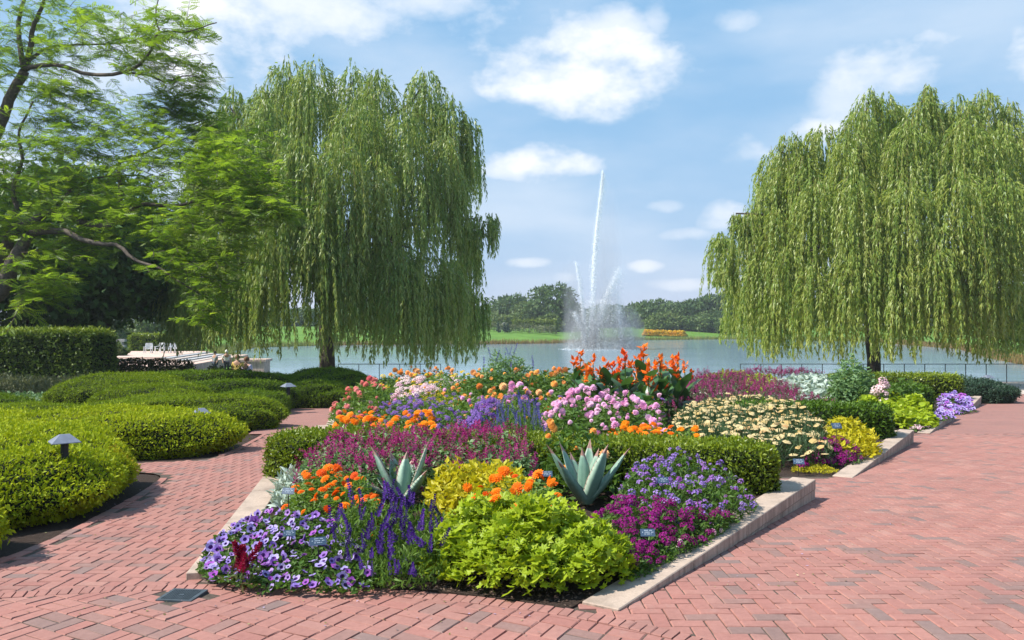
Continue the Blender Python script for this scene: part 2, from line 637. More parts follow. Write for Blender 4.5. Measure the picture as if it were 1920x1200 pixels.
# ---- water
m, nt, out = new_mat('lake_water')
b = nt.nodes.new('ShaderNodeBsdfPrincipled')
b.inputs['Base Color'].default_value = (.20, .30, .36, 1)  # pale base colour stands in for reflected sky
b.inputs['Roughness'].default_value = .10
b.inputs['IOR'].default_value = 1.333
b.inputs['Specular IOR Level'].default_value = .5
pos = world_pos(nt)
mpn = nt.nodes.new('ShaderNodeMapping')
mpn.inputs['Scale'].default_value = (.30, 1.0, 1)
link(nt, pos, mpn.inputs[0])
w1 = noise(nt, 1.1, 3, .5, mpn.outputs[0])
w2 = noise(nt, .09, 3, .5, pos)
hgt = math_node(nt, 'MULTIPLY', w1, ramp(nt, w2, [(.38, (.25, .25, .25)), (.62, (1, 1, 1))]))
bn = nt.nodes.new('ShaderNodeBump')
bn.inputs['Strength'].default_value = .6
bn.inputs['Distance'].default_value = .05
link(nt, hgt, bn.inputs['Height'])
link(nt, bn.outputs[0], b.inputs['Normal'])
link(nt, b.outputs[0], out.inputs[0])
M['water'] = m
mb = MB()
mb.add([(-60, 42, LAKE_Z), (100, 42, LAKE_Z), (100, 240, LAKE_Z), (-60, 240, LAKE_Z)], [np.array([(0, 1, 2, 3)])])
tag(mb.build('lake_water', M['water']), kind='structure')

# ---- bed outline
def XL(y): return -2.21 - .16 * (y - 5.43)
def XR(y): return .63 + .672 * (y - 4.74)
CC, CR = np.array([-1.866, .562]), 4.70          # plaza circle: centre and radius of its edging
PATH_L = spline([(-5.2, 2.2), (-4.45, 4.2), (-3.86, 5.9), (-4.05, 8.0), (-4.5, 10.2), (-5.0, 11.4)], 40)   # left edge of the left path
PATH_L2 = spline([(-5.2, 11.8), (-4.75, 12.6), (-4.9, 14.5), (-5.5, 18.0), (-6.6, 22.0), (-7.4, 26.5)], 40)

def xleft(y):
    a = np.interp(y, PATH_L[:, 1], PATH_L[:, 0])
    b2 = np.interp(y, PATH_L2[:, 1], PATH_L2[:, 0])
    w = np.clip((np.asarray(y) - 10.9) / 1.2, 0, 1)
    notch = -1.6 * np.exp(-((np.asarray(y) - 11.55) / .45) ** 2)
    return a * (1 - w) + b2 * w + notch

def clip_half(poly, a, b_, c):
    """keep a*x + b*y <= c"""
    out_ = []
    n = len(poly)
    for i in range(n):
        p, q = poly[i], poly[(i + 1) % n]
        dp, dq = a * p[0] + b_ * p[1] - c, a * q[0] + b_ * q[1] - c
        if dp <= 0:
            out_.append(p)
        if dp * dq < 0:
            t = dp / (dp - dq)
            out_.append((p[0] + t * (q[0] - p[0]), p[1] + t * (q[1] - p[1])))
    return out_

BW, BL, GAP = .1, .2, .007

def basket(cx, cy, ang, rad):
    ca, sa = math.cos(ang), math.sin(ang)
    n = int(rad / BL) + 1
    for i in range(-n, n + 1):
        for j in range(-n, n + 1):
            for k in (-.05, .05):
                u, v = i * BL, j * BL
                if (i + j) % 2 == 0:
                    yield cx + ca * u - sa * (v + k), cy + sa * u + ca * (v + k), ang
                else:
                    yield cx + ca * (u + k) - sa * v, cy + sa * (u + k) + ca * v, ang + math.pi / 2

def herring(x0, x1, y0, y1, ang=0.0, org=(0, 0)):
    ca, sa = math.cos(ang), math.sin(ang)
    ext = max(abs(x0 - org[0]), abs(x1 - org[0]), abs(y0 - org[1]), abs(y1 - org[1])) * 1.45
    n = int(ext / BW) + 4
    for i in range(-n, n):
        for j in range(-n, n):
            r = (i - j) % 4
            if r == 0:
                u, v, a = (i + 1) * BW, (j + .5) * BW, 0.0
            elif r == 3:
                u, v, a = (i + .5) * BW, (j + 1) * BW, math.pi / 2
            else:
                continue
            x, y = org[0] + ca * u - sa * v, org[1] + sa * u + ca * v
            if x0 < x < x1 and y0 < y < y1:
                yield x, y, ang + a

def brick_poly(x, y, a, l=BL, w=BW):
    hl, hw = (l - GAP) / 2, (w - GAP) / 2
    ca, sa = math.cos(a), math.sin(a)
    return [(x + ca * u - sa * v, y + sa * u + ca * v) for u, v in ((-hl, -hw), (hl, -hw), (hl, hw), (-hl, hw))]

def brick_geo(poly, thick=.055, ch=.005):
    """a brick with worn, chamfered top edges from its outline"""
    p = np.asarray(poly, float)
    c = p.mean(0)
    d = p - c
    ln = np.linalg.norm(d, axis=1, keepdims=True)
    inn = c + d * np.maximum(.5, (ln - ch * 1.4) / ln)
    n = len(p)
    V = np.vstack([np.c_[p, np.full(n, -thick)], np.c_[p, np.full(n, -ch)], np.c_[inn, np.zeros(n)]])
    k = np.arange(n)
    q = (k + 1) % n
    Fs = [np.stack([k, q, n + q, n + k], -1), np.stack([n + k, n + q, 2 * n + q, 2 * n + k], -1), (2 * n + k)[None]]
    return V, Fs

VARIANTS = []
for k in range(24):
    V, Fs = brick_geo(brick_poly(0, 0, 0), ch=.004 + .003 * random.random())
    V = V + np.c_[rng.normal(0, .0012, (len(V), 2)), rng.normal(0, .0008, len(V))]
    t_ = MB()
    t_.add(V, Fs, 0, random.random() ** 1.15)
    VARIANTS.append(t_.mesh('brick', M['brick']))

def lay_bricks(parent, items):
    """items: (outline, centre, angle, whole?); the 300 nearest become bricks of their own, the rest one part"""
    items = sorted(items, key=lambda t: t[1][0] ** 2 * .6 + t[1][1] ** 2)
    vis = [t for t in items if t[1][1] > 3.9 and abs(t[1][0]) < t[1][1] * .66]
    ids = {id(t) for t in vis[:300]}
    rest = MB()
    for t in items:
        poly, (x, y), a, whole = t
        z = float(gz(y)) + rng.normal(0, .0007)
        tilt = rng.normal(0, .0035, 2)
        sl = -SLOPE if y > 4.7 else 0.0
        if id(t) in ids:
            if whole:
                me = random.choice(VARIANTS)
                Rz = np.array(Matrix.Rotation(a + rng.normal(0, .006), 3, 'Z'))
            else:
                V, Fs = brick_geo(np.asarray(poly) - (x, y))
                t_ = MB()
                t_.add(V, Fs, 0, random.random())
                me = t_.mesh('brick', M['brick'])
                Rz = np.eye(3)
            Rt = np.array(Matrix.Rotation(math.atan(sl) + tilt[0], 3, 'X') @ Matrix.Rotation(tilt[1], 3, 'Y'))
            place('brick', me, parent, (x, y, z), Rt @ Rz)
        else:
            V, Fs = brick_geo(poly)
            V[:, 2] += z + sl * (V[:, 1] - y) + (V[:, 0] - x) * tilt[0] + (V[:, 1] - y) * tilt[1]
            rest.add(V, Fs, 0, random.random() ** 1.15)
    o = rest.build('brick', M['brick'], parent)
    o['kind'] = 'stuff'

def sheet(name, poly_fn, y0, y1, n, mat, dz=0.0, parent=None):
    """ground-following strip between two x(y) edges"""
    yy = np.linspace(y0, y1, n)
    a, b2 = zip(*[poly_fn(v) for v in yy])
    V = np.vstack([np.c_[a, yy, gz(yy) + dz], np.c_[b2, yy, gz(yy) + dz]])
    k = np.arange(n - 1)
    t_ = MB()
    t_.add(V, [np.stack([k, n + k, n + k + 1, k + 1], -1)])
    return t_.build(name, mat, parent)

# ---- plaza: basket-weave bricks inside the circle
plaza = tag(empty('plaza_paving'), kind='structure')
GRATE = G(343, 1117)
items = []
for x, y, a in basket(CC[0], CC[1], R(62), CR + .3):
    d = np.array([x, y]) - CC
    r = np.hypot(*d)
    if y < 1.8 or (abs(x) > y * .8 + 1.2):
        continue
    if abs(x - GRATE[0]) < .13 and abs(y - GRATE[1]) < .10:
        continue
    poly = brick_poly(x, y, a)
    lim = CR - .062
    if r + .12 > lim:
        u = d / r
        poly = clip_half(poly, u[0], u[1], u @ CC + lim)
        if len(poly) < 3 or poly_area(poly) < .0018:
            continue
        c0 = np.mean(poly, 0)
        items.append((poly, tuple(c0), a, False))
    else:
        items.append((poly, (x, y), a, True))
lay_bricks(plaza, items)
t_ = MB()
an = np.linspace(0, 2 * np.pi, 73)[:-1]
t_.add(np.c_[CC[0] + (CR + .05) * np.cos(an), CC[1] + (CR + .05) * np.sin(an), gz(CC[1] + (CR + .05) * np.sin(an)) - .0055], [np.arange(72)[None]])
t_.build('joint_sand', M['joint'], plaza)

# ---- edging: bricks on end round the plaza
edging = tag(empty('brick_edging'), kind='structure')
me_list = []
for k in range(10):
    t_ = MB()
    V, Fs = brick_geo([(-.057, -.0295), (.057, -.0295), (.057, .0295), (-.057, .0295)], ch=.004)
    t_.add(V + rng.normal(0, .0012, V.shape), Fs, 0, .1 + .8 * random.random())
    me_list.append(t_.mesh('brick', M['brick']))
stepa = .0645 / CR
for k in range(int(R(200) / stepa)):
    a = R(-14) + k * stepa
    x, y = CC[0] + CR * math.cos(a), CC[1] + CR * math.sin(a)
    if y < 2.2 or abs(x) > y * .95 + .6:
        continue
    place('brick', random.choice(me_list), edging, (x, y, float(gz(y)) + .005 + rng.normal(0, .002)), np.array(Matrix.Rotation(a + rng.normal(0, .02), 3, 'Z')))

# ---- right path
NEAR_END = 17.0
rpath = tag(empty('right_path'), kind='structure')
items = []
nv = np.array([-1, .672]) / math.hypot(1, .672)      # points into the bed
for x, y, a in herring(-.2, 17.5, 3.0, NEAR_END, 0.0, (2, 8)):
    if x > .70 * y + 3.2 + 1.2 or x > .66 * y + 3.4:
        continue
    if x < XR(y) - .25:
        if not (8.73 < y < 10.35 and x > XR(y) - 1.1):
            d = np.hypot(x - CC[0], y - CC[1])
            if not (y < 4.9 and d > CR and x > .2):
                continue
    if y < 5.2 and x < XR(y) - .1:
        d = np.hypot(x - CC[0], y - CC[1])
        if x < .5 or d < CR:
            continue
    poly = brick_poly(x, y, a)
    d = np.array([x, y]) - CC
    r = np.hypot(*d)
    whole = True
    if r - .12 < CR + .062:
        u = d / r
        poly = clip_half(poly, -u[0], -u[1], -(u @ CC + CR + .062))
        whole = False
        if len(poly) < 3 or poly_area(poly) < .0018:
            continue
    items.append((poly, tuple(np.mean(poly, 0)) if not whole else (x, y), a, whole))
lay_bricks(rpath, items)
sheet('joint_sand', lambda y: (max(XR(y) - 1.3, .3 if y < 5 else -9), .70 * y + 6), 2.5, NEAR_END, 24, M['joint'], -.005, rpath)

m, nt, out = new_mat('far_brick_paving')
pos = world_pos(nt)
bt = nt.nodes.new('ShaderNodeTexBrick')
bt.offset = .5
bt.inputs['Scale'].default_value = 1.0
bt.inputs['Brick Width'].default_value = .2
bt.inputs['Row Height'].default_value = .1
bt.inputs['Mortar Size'].default_value = .004
bt.inputs['Color1'].default_value = (.312, .142, .115, 1)
bt.inputs['Color2'].default_value = (.29, .146, .12, 1)
bt.inputs['Mortar'].default_value = (.16, .085, .07, 1)
link(nt, pos, bt.inputs['Vector'])
c = mix_col(nt, .7, bt.outputs[0], ramp(nt, noise(nt, 1.1, 5, .6, pos), [(.32, (.84, .86, .88)), (.68, (1.10, 1.07, 1.06))]), 'MULTIPLY')
c = mix_col(nt, .6, c, ramp(nt, noise(nt, 14, 5, .7, pos), [(.3, (.75, .72, .7)), (.7, (1.2, 1.2, 1.2))]), 'MULTIPLY')
b = nt.nodes.new('ShaderNodeBsdfPrincipled')
b.inputs['Roughness'].default_value = .85
link(nt, c, b.inputs['Base Color'])
link(nt, b.outputs[0], out.inputs[0])
M['farbrick'] = m
sheet('far_paving', lambda y: (XR(y) - 1.3, .70 * y + 6), NEAR_END - .02, 36.6, 30, M['farbrick'], 0.0, rpath)

# ---- left path
lpath = tag(empty('left_path'), kind='structure')
items = []
for x, y, a in herring(-7.5, -2.0, 3.0, NEAR_END, 0.0, (-3, 8)):
    if x > XL(y) + (.15 if y > 5.5 else 9) or x < xleft(y) + .12:
        continue
    if y < 5.5 and x > -2.05:
        continue
    poly = brick_poly(x, y, a)
    d = np.array([x, y]) - CC
    r = np.hypot(*d)
    whole = True
    if r < CR:
        continue
    if r - .12 < CR + .062:
        u = d / r
        poly = clip_half(poly, -u[0], -u[1], -(u @ CC + CR + .062))
        whole = False
        if len(poly) < 3 or poly_area(poly) < .0018:
            continue
    items.append((poly, tuple(np.mean(poly, 0)) if not whole else (x, y), a, whole))
lay_bricks(lpath, items)
sheet('joint_sand', lambda y: (xleft(y), XL(y) + .3), 4.0, NEAR_END, 60, M['joint'], -.005, lpath)
sheet('far_paving', lambda y: (xleft(y) - .3, XL(y) + .3), NEAR_END - .02, 30.5, 30, M['farbrick'], 0.0, lpath)
tag(sheet('shrub_bed_soil', lambda y: (-24.0, xleft(y) + .02), 2.0, 30.0, 90, M['soil'], -.025), kind='structure')
# brick border along the clipped shrubs
border = tag(empty('path_border'), kind='structure')
for part in (PATH_L, PATH_L2):
    seg = np.linalg.norm(np.diff(part, axis=0), axis=1)
    s_ = np.concatenate([[0], np.cumsum(seg)])
    for d in np.arange(.1, s_[-1] - .1, .206):
        x = np.interp(d, s_, part[:, 0])
        y = np.interp(d, s_, part[:, 1])
        x2 = np.interp(d + .05, s_, part[:, 0])
        y2 = np.interp(d + .05, s_, part[:, 1])
        if y < 4.2 or y > 17 or 10.3 < y < 12.9:
            continue
        place('brick', random.choice(VARIANTS), border, (x + .05, y, float(gz(y)) + .006 + rng.normal(0, .002)),
              np.array(Matrix.Rotation(math.atan(-SLOPE), 3, 'X') @ Matrix.Rotation(math.atan2(y2 - y, x2 - x), 3, 'Z')))

# ---- promenade by the lake
t_ = MB()
yy = [36.55, 45.4]
t_.add([(-18, 36.58, -1.452), (60, 36.58, -1.452), (60, 44.6, -1.452), (-16, 44.6, -1.452), (-18, 36.58, -2.6), (60, 36.58, -2.6), (60, 44.6, -2.6), (-16, 44.6, -2.6)],
       [np.array([(0, 1, 2, 3), (0, 4, 5, 1), (2, 6, 7, 3)])])
tag(t_.build('lakeside_pavement', M['pavement']), kind='structure')

# ================================================================== RAISED BEDS
TERR = [(4.74, 8.73, 0.0, 'front'), (10.35, 15.05, -.29, 'second'), (17.05, 21.6, -.615, 'third'), (24.0, 29.9, -.965, 'rear')]
WT = .25
for ti, (y0, y1, z, nm) in enumerate(TERR):
    pl = thing('planter_wall', {'front': 'low buff concrete wedge wall round the front bed, nearest the plaza', 'second': 'buff concrete wedge wall of the bed with magenta verbena and yellow coleus',
                                'third': 'buff concrete wedge wall beside the lime vine on the brick path', 'rear': 'short buff wedge wall under lavender petunias at the far path end'}[nm], 'wall')
    for side in (0, 1):
        fx = XR if side else XL
        ya = y0 if side else max(5.43, y0)
        yb = y1 if side else y1 + .75
        p0 = np.array([fx(ya), ya])
        p1 = np.array([fx(yb), yb])
        d = unit(p1 - p0)
        nin = np.array([-d[1], d[0]]) * (1 if side else -1)
        L = np.linalg.norm(p1 - p0)
        n = max(2, int(round(L / 1.25)))
        for k in range(n):
            a, b_ = p0 + d * (L * k / n + .005), p0 + d * (L * (k + 1) / n - .005)
            jt = rng.normal(0, .0015)
            ga, gb = float(gz(a[1])), float(gz(b_[1]))
            za, zb = z + .012 + jt, z + .012 + jt
            pa, pb = a + nin * WT, b_ + nin * WT
            if ti == 0 and k == 0:
                # the front end is cut along the plaza edging
                def arc_cut(p):
                    v = p - CC
                    return CC + unit(v) * max(np.linalg.norm(v), CR + .068)
                pa, a = arc_cut(pa), arc_cut(a)
            t_ = MB()
            th = .105
            top = np.array([(*a, za), (*b_, zb), (*pb, zb), (*pa, za)])
            bot = top.copy()
            bot[:, 2] -= th
            t_.add(np.vstack([top, bot]), [np.array([(0, 1, 2, 3) if side == 0 else (0, 1, 2, 3), (4, 7, 6, 5), (0, 4, 5, 1), (1, 5, 6, 2), (2, 6, 7, 3), (3, 7, 4, 0)])])
            o = t_.build('coping', M['concrete'], pl)
            bv = o.modifiers.new('worn', 'BEVEL')
            bv.width = .006
            bv.segments = 1
        nb = int(L / .31)
        for k in range(nb):
            a, b_ = p0 + d * (L * k / nb + .002), p0 + d * (L * (k + 1) / nb - .002)
            if z + .012 - .105 < float(gz(b_[1])) + .005:
                continue
            off = .006 + rng.uniform(0, .004)
            t_ = MB()
            a2, b2 = a + nin * off, b_ + nin * off
            q = np.array([(*a2, 0), (*b2, 0), (*(b_ + nin * WT * .9), 0), (*(a + nin * WT * .9), 0)])
            top, bot = q.copy(), q.copy()
            top[:, 2] = z + .012 - .1085
            bot[:, 2] = min(float(gz(a[1])), float(gz(b_[1]))) - .12
            t_.add(np.vstack([top, bot]), [np.array([(0, 1, 2, 3), (4, 7, 6, 5), (0, 4, 5, 1), (1, 5, 6, 2), (2, 6, 7, 3), (3, 7, 4, 0)])])
            t_.build('block', M['concrete'], pl)
    # back wall across the bed
    t_ = MB()
    a, b_ = np.array([XL(y1 + .75) + .1, y1 + .75]), np.array([XR(y1) - .16, y1])
    d = unit(b_ - a)
    nn = np.array([d[1], -d[0]])
    q = [(*a, 0), (*b_, 0), (*(b_ + nn * .2), 0), (*(a + nn * .2), 0)]
    top, bot = np.array(q), np.array(q)
    top[:, 2] = z + .004
    bot[:, 2] = z - .5
    t_.add(np.vstack([top, bot]), [np.array([(0, 1, 2, 3), (4, 7, 6, 5), (0, 4, 5, 1), (1, 5, 6, 2), (2, 6, 7, 3), (3, 7, 4, 0)])])
    t_.build('back_wall', M['concrete'], pl)
    # soil
    nyy = 14
    V = []
    if ti == 0:
        an = np.linspace(math.atan2(4.72 - CC[1], .30 - CC[0]), math.atan2(5.28 - CC[1], -1.98 - CC[0]), 16)
        V = [(CC[0] + (CR + .064) * math.cos(a_), CC[1] + (CR + .064) * math.sin(a_)) for a_ in an] + [(XL(y1 + .7) + .15, y1 + .7), (XR(y1) - .2, y1 - .02)]
    else:
        V = [(XR(y0) - .1, y0), (XL(y0) + .1, y0 + .3), (XL(y1 + .7) + .15, y1 + .7), (XR(y1) - .2, y1 - .02)]
    t_ = MB()
    n = len(V)
    t_.add(np.vstack([np.c_[np.array(V), np.full(n, z - .004)], np.c_[np.array(V), np.full(n, z - .5)]]), [np.arange(n)[None], *[np.array([[k, (k + 1) % n, n + (k + 1) % n, n + k]]) for k in range(n)]])
    tag(t_.build('bed_soil', M['soil']), kind='structure')
# bark chips lying on the front soil
q = sample_poly(np.array([(-1.9, 5.33), (-.3, 5.08), (.35, 4.82), (.6, 5.05), (-.2, 5.6), (-1.8, 5.8)]), 1500)
t_ = MB()
ch = (np.array([(-.5, -.5, 0), (.5, -.5, 0), (.5, .5, 0), (-.5, .5, 0), (0, 0, .5)]), [np.array([(0, 1, 4), (1, 2, 4), (2, 3, 4), (3, 0, 4)])])
scatter(t_, ch, np.c_[q, np.full(len(q), .0)], zframes(np.c_[rng.normal(0, .3, (len(q), 2)), np.ones(len(q))]), np.c_[rng.uniform(.008, .03, len(q)), rng.uniform(.005, .014, len(q)), rng.uniform(.005, .014, len(q))])
M['chips'] = leafmat('bark_chips', [(.03, .02, .015), (.07, .045, .03), (.16, .11, .08), (.04, .026, .02)], trans=0, rough=.9)
tag(t_.build('bark_chips', M['chips']), 'loose dark bark chips strewn on the front bed soil', 'bark chips', kind='stuff')

# drain grate set in the plaza
dg = thing('drain_grate', 'square slotted iron drain grate set in the plaza bricks', 'drain')
gx0, gy0 = GRATE[0], GRATE[1]
gzz = float(gz(gy0))
rot = np.array(Matrix.Rotation(R(-6), 3, 'Z'))
for nm, cs in (('frame', [((0, .098), (.23, .022)), ((0, -.098), (.23, .022)), ((.104, 0), (.022, .174)), ((-.104, 0), (.022, .174))]),):
    t_ = MB()
    for c, s_ in cs:
        box(t_, np.array([gx0, gy0, gzz - .003]) + rot @ np.array([c[0], c[1], 0]), (s_[0], s_[1], .03), M=rot)
    t_.build('frame', M['iron'], dg)
for k in range(12):
    t_ = MB()
    box(t_, np.array([gx0, gy0, gzz - .001]) + rot @ np.array([-.086 + k * .0156, 0, 0]), (.008, .174, .02), M=rot)
    t_.build('bar', M['iron'], dg)
t_ = MB()
box(t_, np.array([gx0, gy0, gzz + .0105]), (.03, .02, .004), M=rot)
t_.build('plate', M['iron'], dg)
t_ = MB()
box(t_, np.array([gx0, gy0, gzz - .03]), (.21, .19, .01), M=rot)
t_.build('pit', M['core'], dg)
# ================================================================== LEAF SHAPES
RHOMB = (np.array([(0, 0, 0), (.5, .45, .10), (0, 1, 0), (-.5, .45, .10)]), [np.array([(0, 1, 2, 3)])])
LONG = (np.array([(0, 0, 0), (.5, .35, .04), (.3, .75, .02), (0, 1, -.06), (-.3, .75, .02), (-.5, .35, .04)]), [np.array([(0, 1, 2, 5)]), np.array([(5, 2, 3, 4)])])
SLIM = (np.array([(-.38, .12, 0), (.42, .3, .05), (0, 1.05, 0)]), [np.array([(0, 1, 2)])])
TRI = (np.array([(-.4, 0, 0), (.4, 0, 0), (0, 1, 0)]), [np.array([(0, 1, 2)])])

def rand_dirs(n, up=0.0):
    v = unit(rng.normal(size=(n, 3)))
    v[:, 2] += up
    return unit(v)

def leaf_shell(mb, Pn, Nn, L, Wd, spread=.8, mat=0, tint=None, tm=RHOMB, sizevar=.35, lift=0.0):
    """leaves standing on a surface: point outwards and sideways"""
    n = len(Pn)
    D = unit(Nn * (.55 + lift) + spread * rng.normal(size=(n, 3)))
    up = unit(Nn + .6 * rng.normal(size=(n, 3)))
    s = 1 + sizevar * rng.normal(size=n).clip(-1.6, 1.8)
    scatter(mb, tm, Pn, frames(D, up), np.c_[Wd * s, L * s, L * s], mat, tint)

# ================================================================== WILLOWS
M['willow'] = leafmat('willow_leaves', [(.095, .175, .032), (.17, .275, .055), (.245, .355, .08), (.325, .39, .085), (.39, .46, .17)], trans=.42, rough=.42, spec=.45)
M['willow2'] = leafmat('willow_leaves_golden', [(.105, .185, .032), (.185, .285, .048), (.265, .365, .066), (.345, .395, .075), (.40, .46, .14)], trans=.42, rough=.42, spec=.45)

def willow(name, label, px0, ybase, Y0, lobes, mat, trunk_r, limbs, seed):
    g = np.random.default_rng(seed)
    mpp = Y0 / F
    gx0 = (px0 - 960) / F * Y0
    gzb = -1.46
    root = thing(name, label, 'tree')
    root.location = (gx0, Y0, gzb)
    # trunk and limbs, in tree coordinates
    t_ = MB()
    h0 = 4.2
    tr = spline([(0, 0, -.3), (.05, 0, 1.2), (-.06, .1, 2.6), (-.05, .1, h0), (.1, .1, h0 + 2.0)], 20)
    rr = np.interp(np.linspace(0, 1, 20), [0, .08, .2, .7, 1], [trunk_r * 1.6, trunk_r * 1.12, trunk_r, trunk_r * .86, trunk_r * .5])
    tube(t_, tr, rr, 14)
    V = t_.V[0]
    ang = np.arctan2(V[:, 1], V[:, 0])
    rad = 1 + .07 * np.sin(ang * 5 + V[:, 2] * .8) + .04 * np.sin(ang * 11 - V[:, 2] * 1.7)
    V[:, 0] *= rad
    V[:, 1] *= rad
    trunk_o = t_.build('trunk', M['bark'], root, smooth=True)
    def loc(px, py):
        return np.array([(px - px0) * mpp, EYE - (py - HOR) * mpp - gzb])
    for (tx, ty, tdy) in limbs:
        e = loc(tx, ty)
        st = np.array([0, .1, h0 - .8 + g.uniform(0, 1.4)])
        end = np.array([e[0], tdy, e[1]])
        mid = st * .45 + end * .55 + np.array([0, 0, 1.2 + .1 * abs(e[0])])
        pts = spline([st, st * .75 + mid * .25 + np.array([0, 0, .5]), mid, end], 14)
        pts[1:-1] += g.normal(0, .09, (12, 3))
        t_ = MB()
        tube(t_, pts, np.linspace(trunk_r * .52, .045, 14), 7)
        t_.build('limb', M['bark'], trunk_o, smooth=True)
    # crown: cascades of hanging shoots
    leaves = MB()
    twigs = MB()
    for (cx, top, hw, bot, dy) in lobes:
        c, b_ = loc(cx, top - 14), loc(cx, bot)
        w = hw * mpp
        ns = int(62 * w ** 1.05) + 16
        H = c[1] - b_[1]
        for k in range(ns):
            rr_ = g.random() ** .38
            a = g.uniform(0, 6.283)
            ox, oy = rr_ * math.cos(a), rr_ * math.sin(a)
            z0 = c[1] - .85 * w * rr_ ** 2 - abs(g.normal(0, .35)) - (g.random() ** 3) * H * .35
            ln = max(.7, (z0 - b_[1]) * (g.uniform(.45, 1.05) if g.random() < .75 else g.uniform(.25, .6)))
            n = max(5, int(ln / .30))
            s = np.linspace(0, 1, n)
            out_ = .5 + .5 * g.random()
            arch = g.uniform(.15, .75)
            hx = c[0] + ox * w * .50 + (ox * out_ * w * .75) * (1 - np.exp(-s * ln * .9)) + np.cumsum(g.normal(0, .022, n))
            hy = dy + oy * w * .50 + (oy * out_ * w * .75) * (1 - np.exp(-s * ln * .9)) + np.cumsum(g.normal(0, .022, n))
            z = z0 + arch * np.sin(np.clip(s * ln / 1.9, 0, 1) * math.pi) * (.35 + .65 * rr_) - s * ln
            pts = np.stack([hx, hy, z], -1)
            if k % 6 == 0:
                tube(twigs, pts[::2] if n > 8 else pts, np.linspace(.014, .005, len(pts[::2] if n > 8 else pts)), 3, cap=False)
            nl = int(ln / .060)
            u = np.sort(g.random(nl) ** .85) * (n - 1)
            i0 = np.minimum(u.astype(int), n - 2)
            fr = (u - i0)[:, None]
            pp = pts[i0] * (1 - fr) + pts[i0 + 1] * fr
            dirn = unit(pts[i0 + 1] - pts[i0])
            sidev = g.normal(size=(nl, 3))
            D = unit(dirn * .9 + .48 * unit(sidev) + np.array([0, 0, -.3]))
            nrm = unit(np.array([ox, oy, .5]) + .9 * g.normal(size=(nl, 3)))
            L = g.uniform(.15, .28, nl)
            strand = np.clip(g.normal(.45, .17) + .12 * (1 - 2 * rr_ * 0), 0, 1)
            tint = np.clip(strand + g.normal(0, .16, nl) + .25 * (u / n > .82), 0, 1)
            scatter(leaves, SLIM, pp, frames(D, nrm), np.c_[L * .36, L * 1.25, L], 0, tint)
    twigs.build('twigs', M['willow_twig'], root)
    leaves.build('crown', mat, root)
    return root

M['willow_twig'] = plain('willow_twig', (.16, .14, .045), .7)

def backing(lobes, seed, dz0, dz1, keep=1.0, grow=1.0):
    g = np.random.default_rng(seed)
    out_ = []
    for (cx, top, hw, bot, dy) in lobes:
        if g.random() < keep:
            out_.append((cx + g.normal(0, 12), top + g.uniform(5, 35), hw * grow, bot - g.uniform(0, 40), g.uniform(dz0, dz1)))
    return out_

L_LOBES = [(540, 104, 48, 300, 0), (600, 122, 50, 330, -1.5), (655, 104, 50, 300, 1), (715, 142, 50, 320, -1), (795, 128, 52, 300, 0), (845, 185, 48, 380, -0.5), (880, 215, 30, 395, 0), (490, 158, 45, 340, 0), (430, 160, 30, 330, 0.5), (405, 200, 40, 420, 0),
           (455, 230, 50, 440, -2.5), (375, 290, 38, 480, 0), (535, 215, 50, 420, -3.5), (690, 215, 55, 400, -3.5), (770, 225, 55, 430, -3), (840, 270, 45, 470, -2),
           (520, 285, 50, 500, -5), (585, 278, 38, 470, -5), (615, 300, 50, 560, -6), (680, 292, 50, 560, -6), (735, 330, 45, 500, -5), (800, 325, 45, 520, -3.5), (855, 360, 32, 520, -1.5),
           (345, 385, 38, 590, 0), (318, 470, 26, 638, 0.5), (350, 500, 34, 650, -1.5), (390, 400, 45, 640, -2), (400, 530, 40, 656, -3), (440, 430, 50, 628, -4), (480, 490, 45, 646, -5), (520, 420, 45, 660, -5.5), (565, 470, 45, 655, -6),
           (590, 380, 50, 600, -6.5), (650, 420, 50, 640, -6.5), (690, 480, 45, 660, -6), (770, 470, 52, 672, -5), (815, 465, 50, 676, -4), (850, 490, 40, 672, -3), (880, 540, 24, 672, -1), (905, 400, 34, 480, -0.5), (926, 405, 14, 480, 0), (720, 400, 40, 640, -4), (885, 420, 24, 560, 0)]
L_BACK = backing(L_LOBES, 3, 2.0, 6.5, .7, 1.1)
willow('willow_tree', 'tall weeping willow with thick dark trunk behind the clipped mounds', 612, 690, 45.0, L_LOBES + L_BACK, M['willow'], .42,
       [(540, 140, 0), (655, 140, 1), (790, 160, 0), (430, 200, 0), (860, 230, -.5), (350, 400, 0), (890, 410, 0), (620, 320, -5), (790, 480, -4), (460, 450, -3.5), (700, 250, 4), (520, 300, 5)], 21)

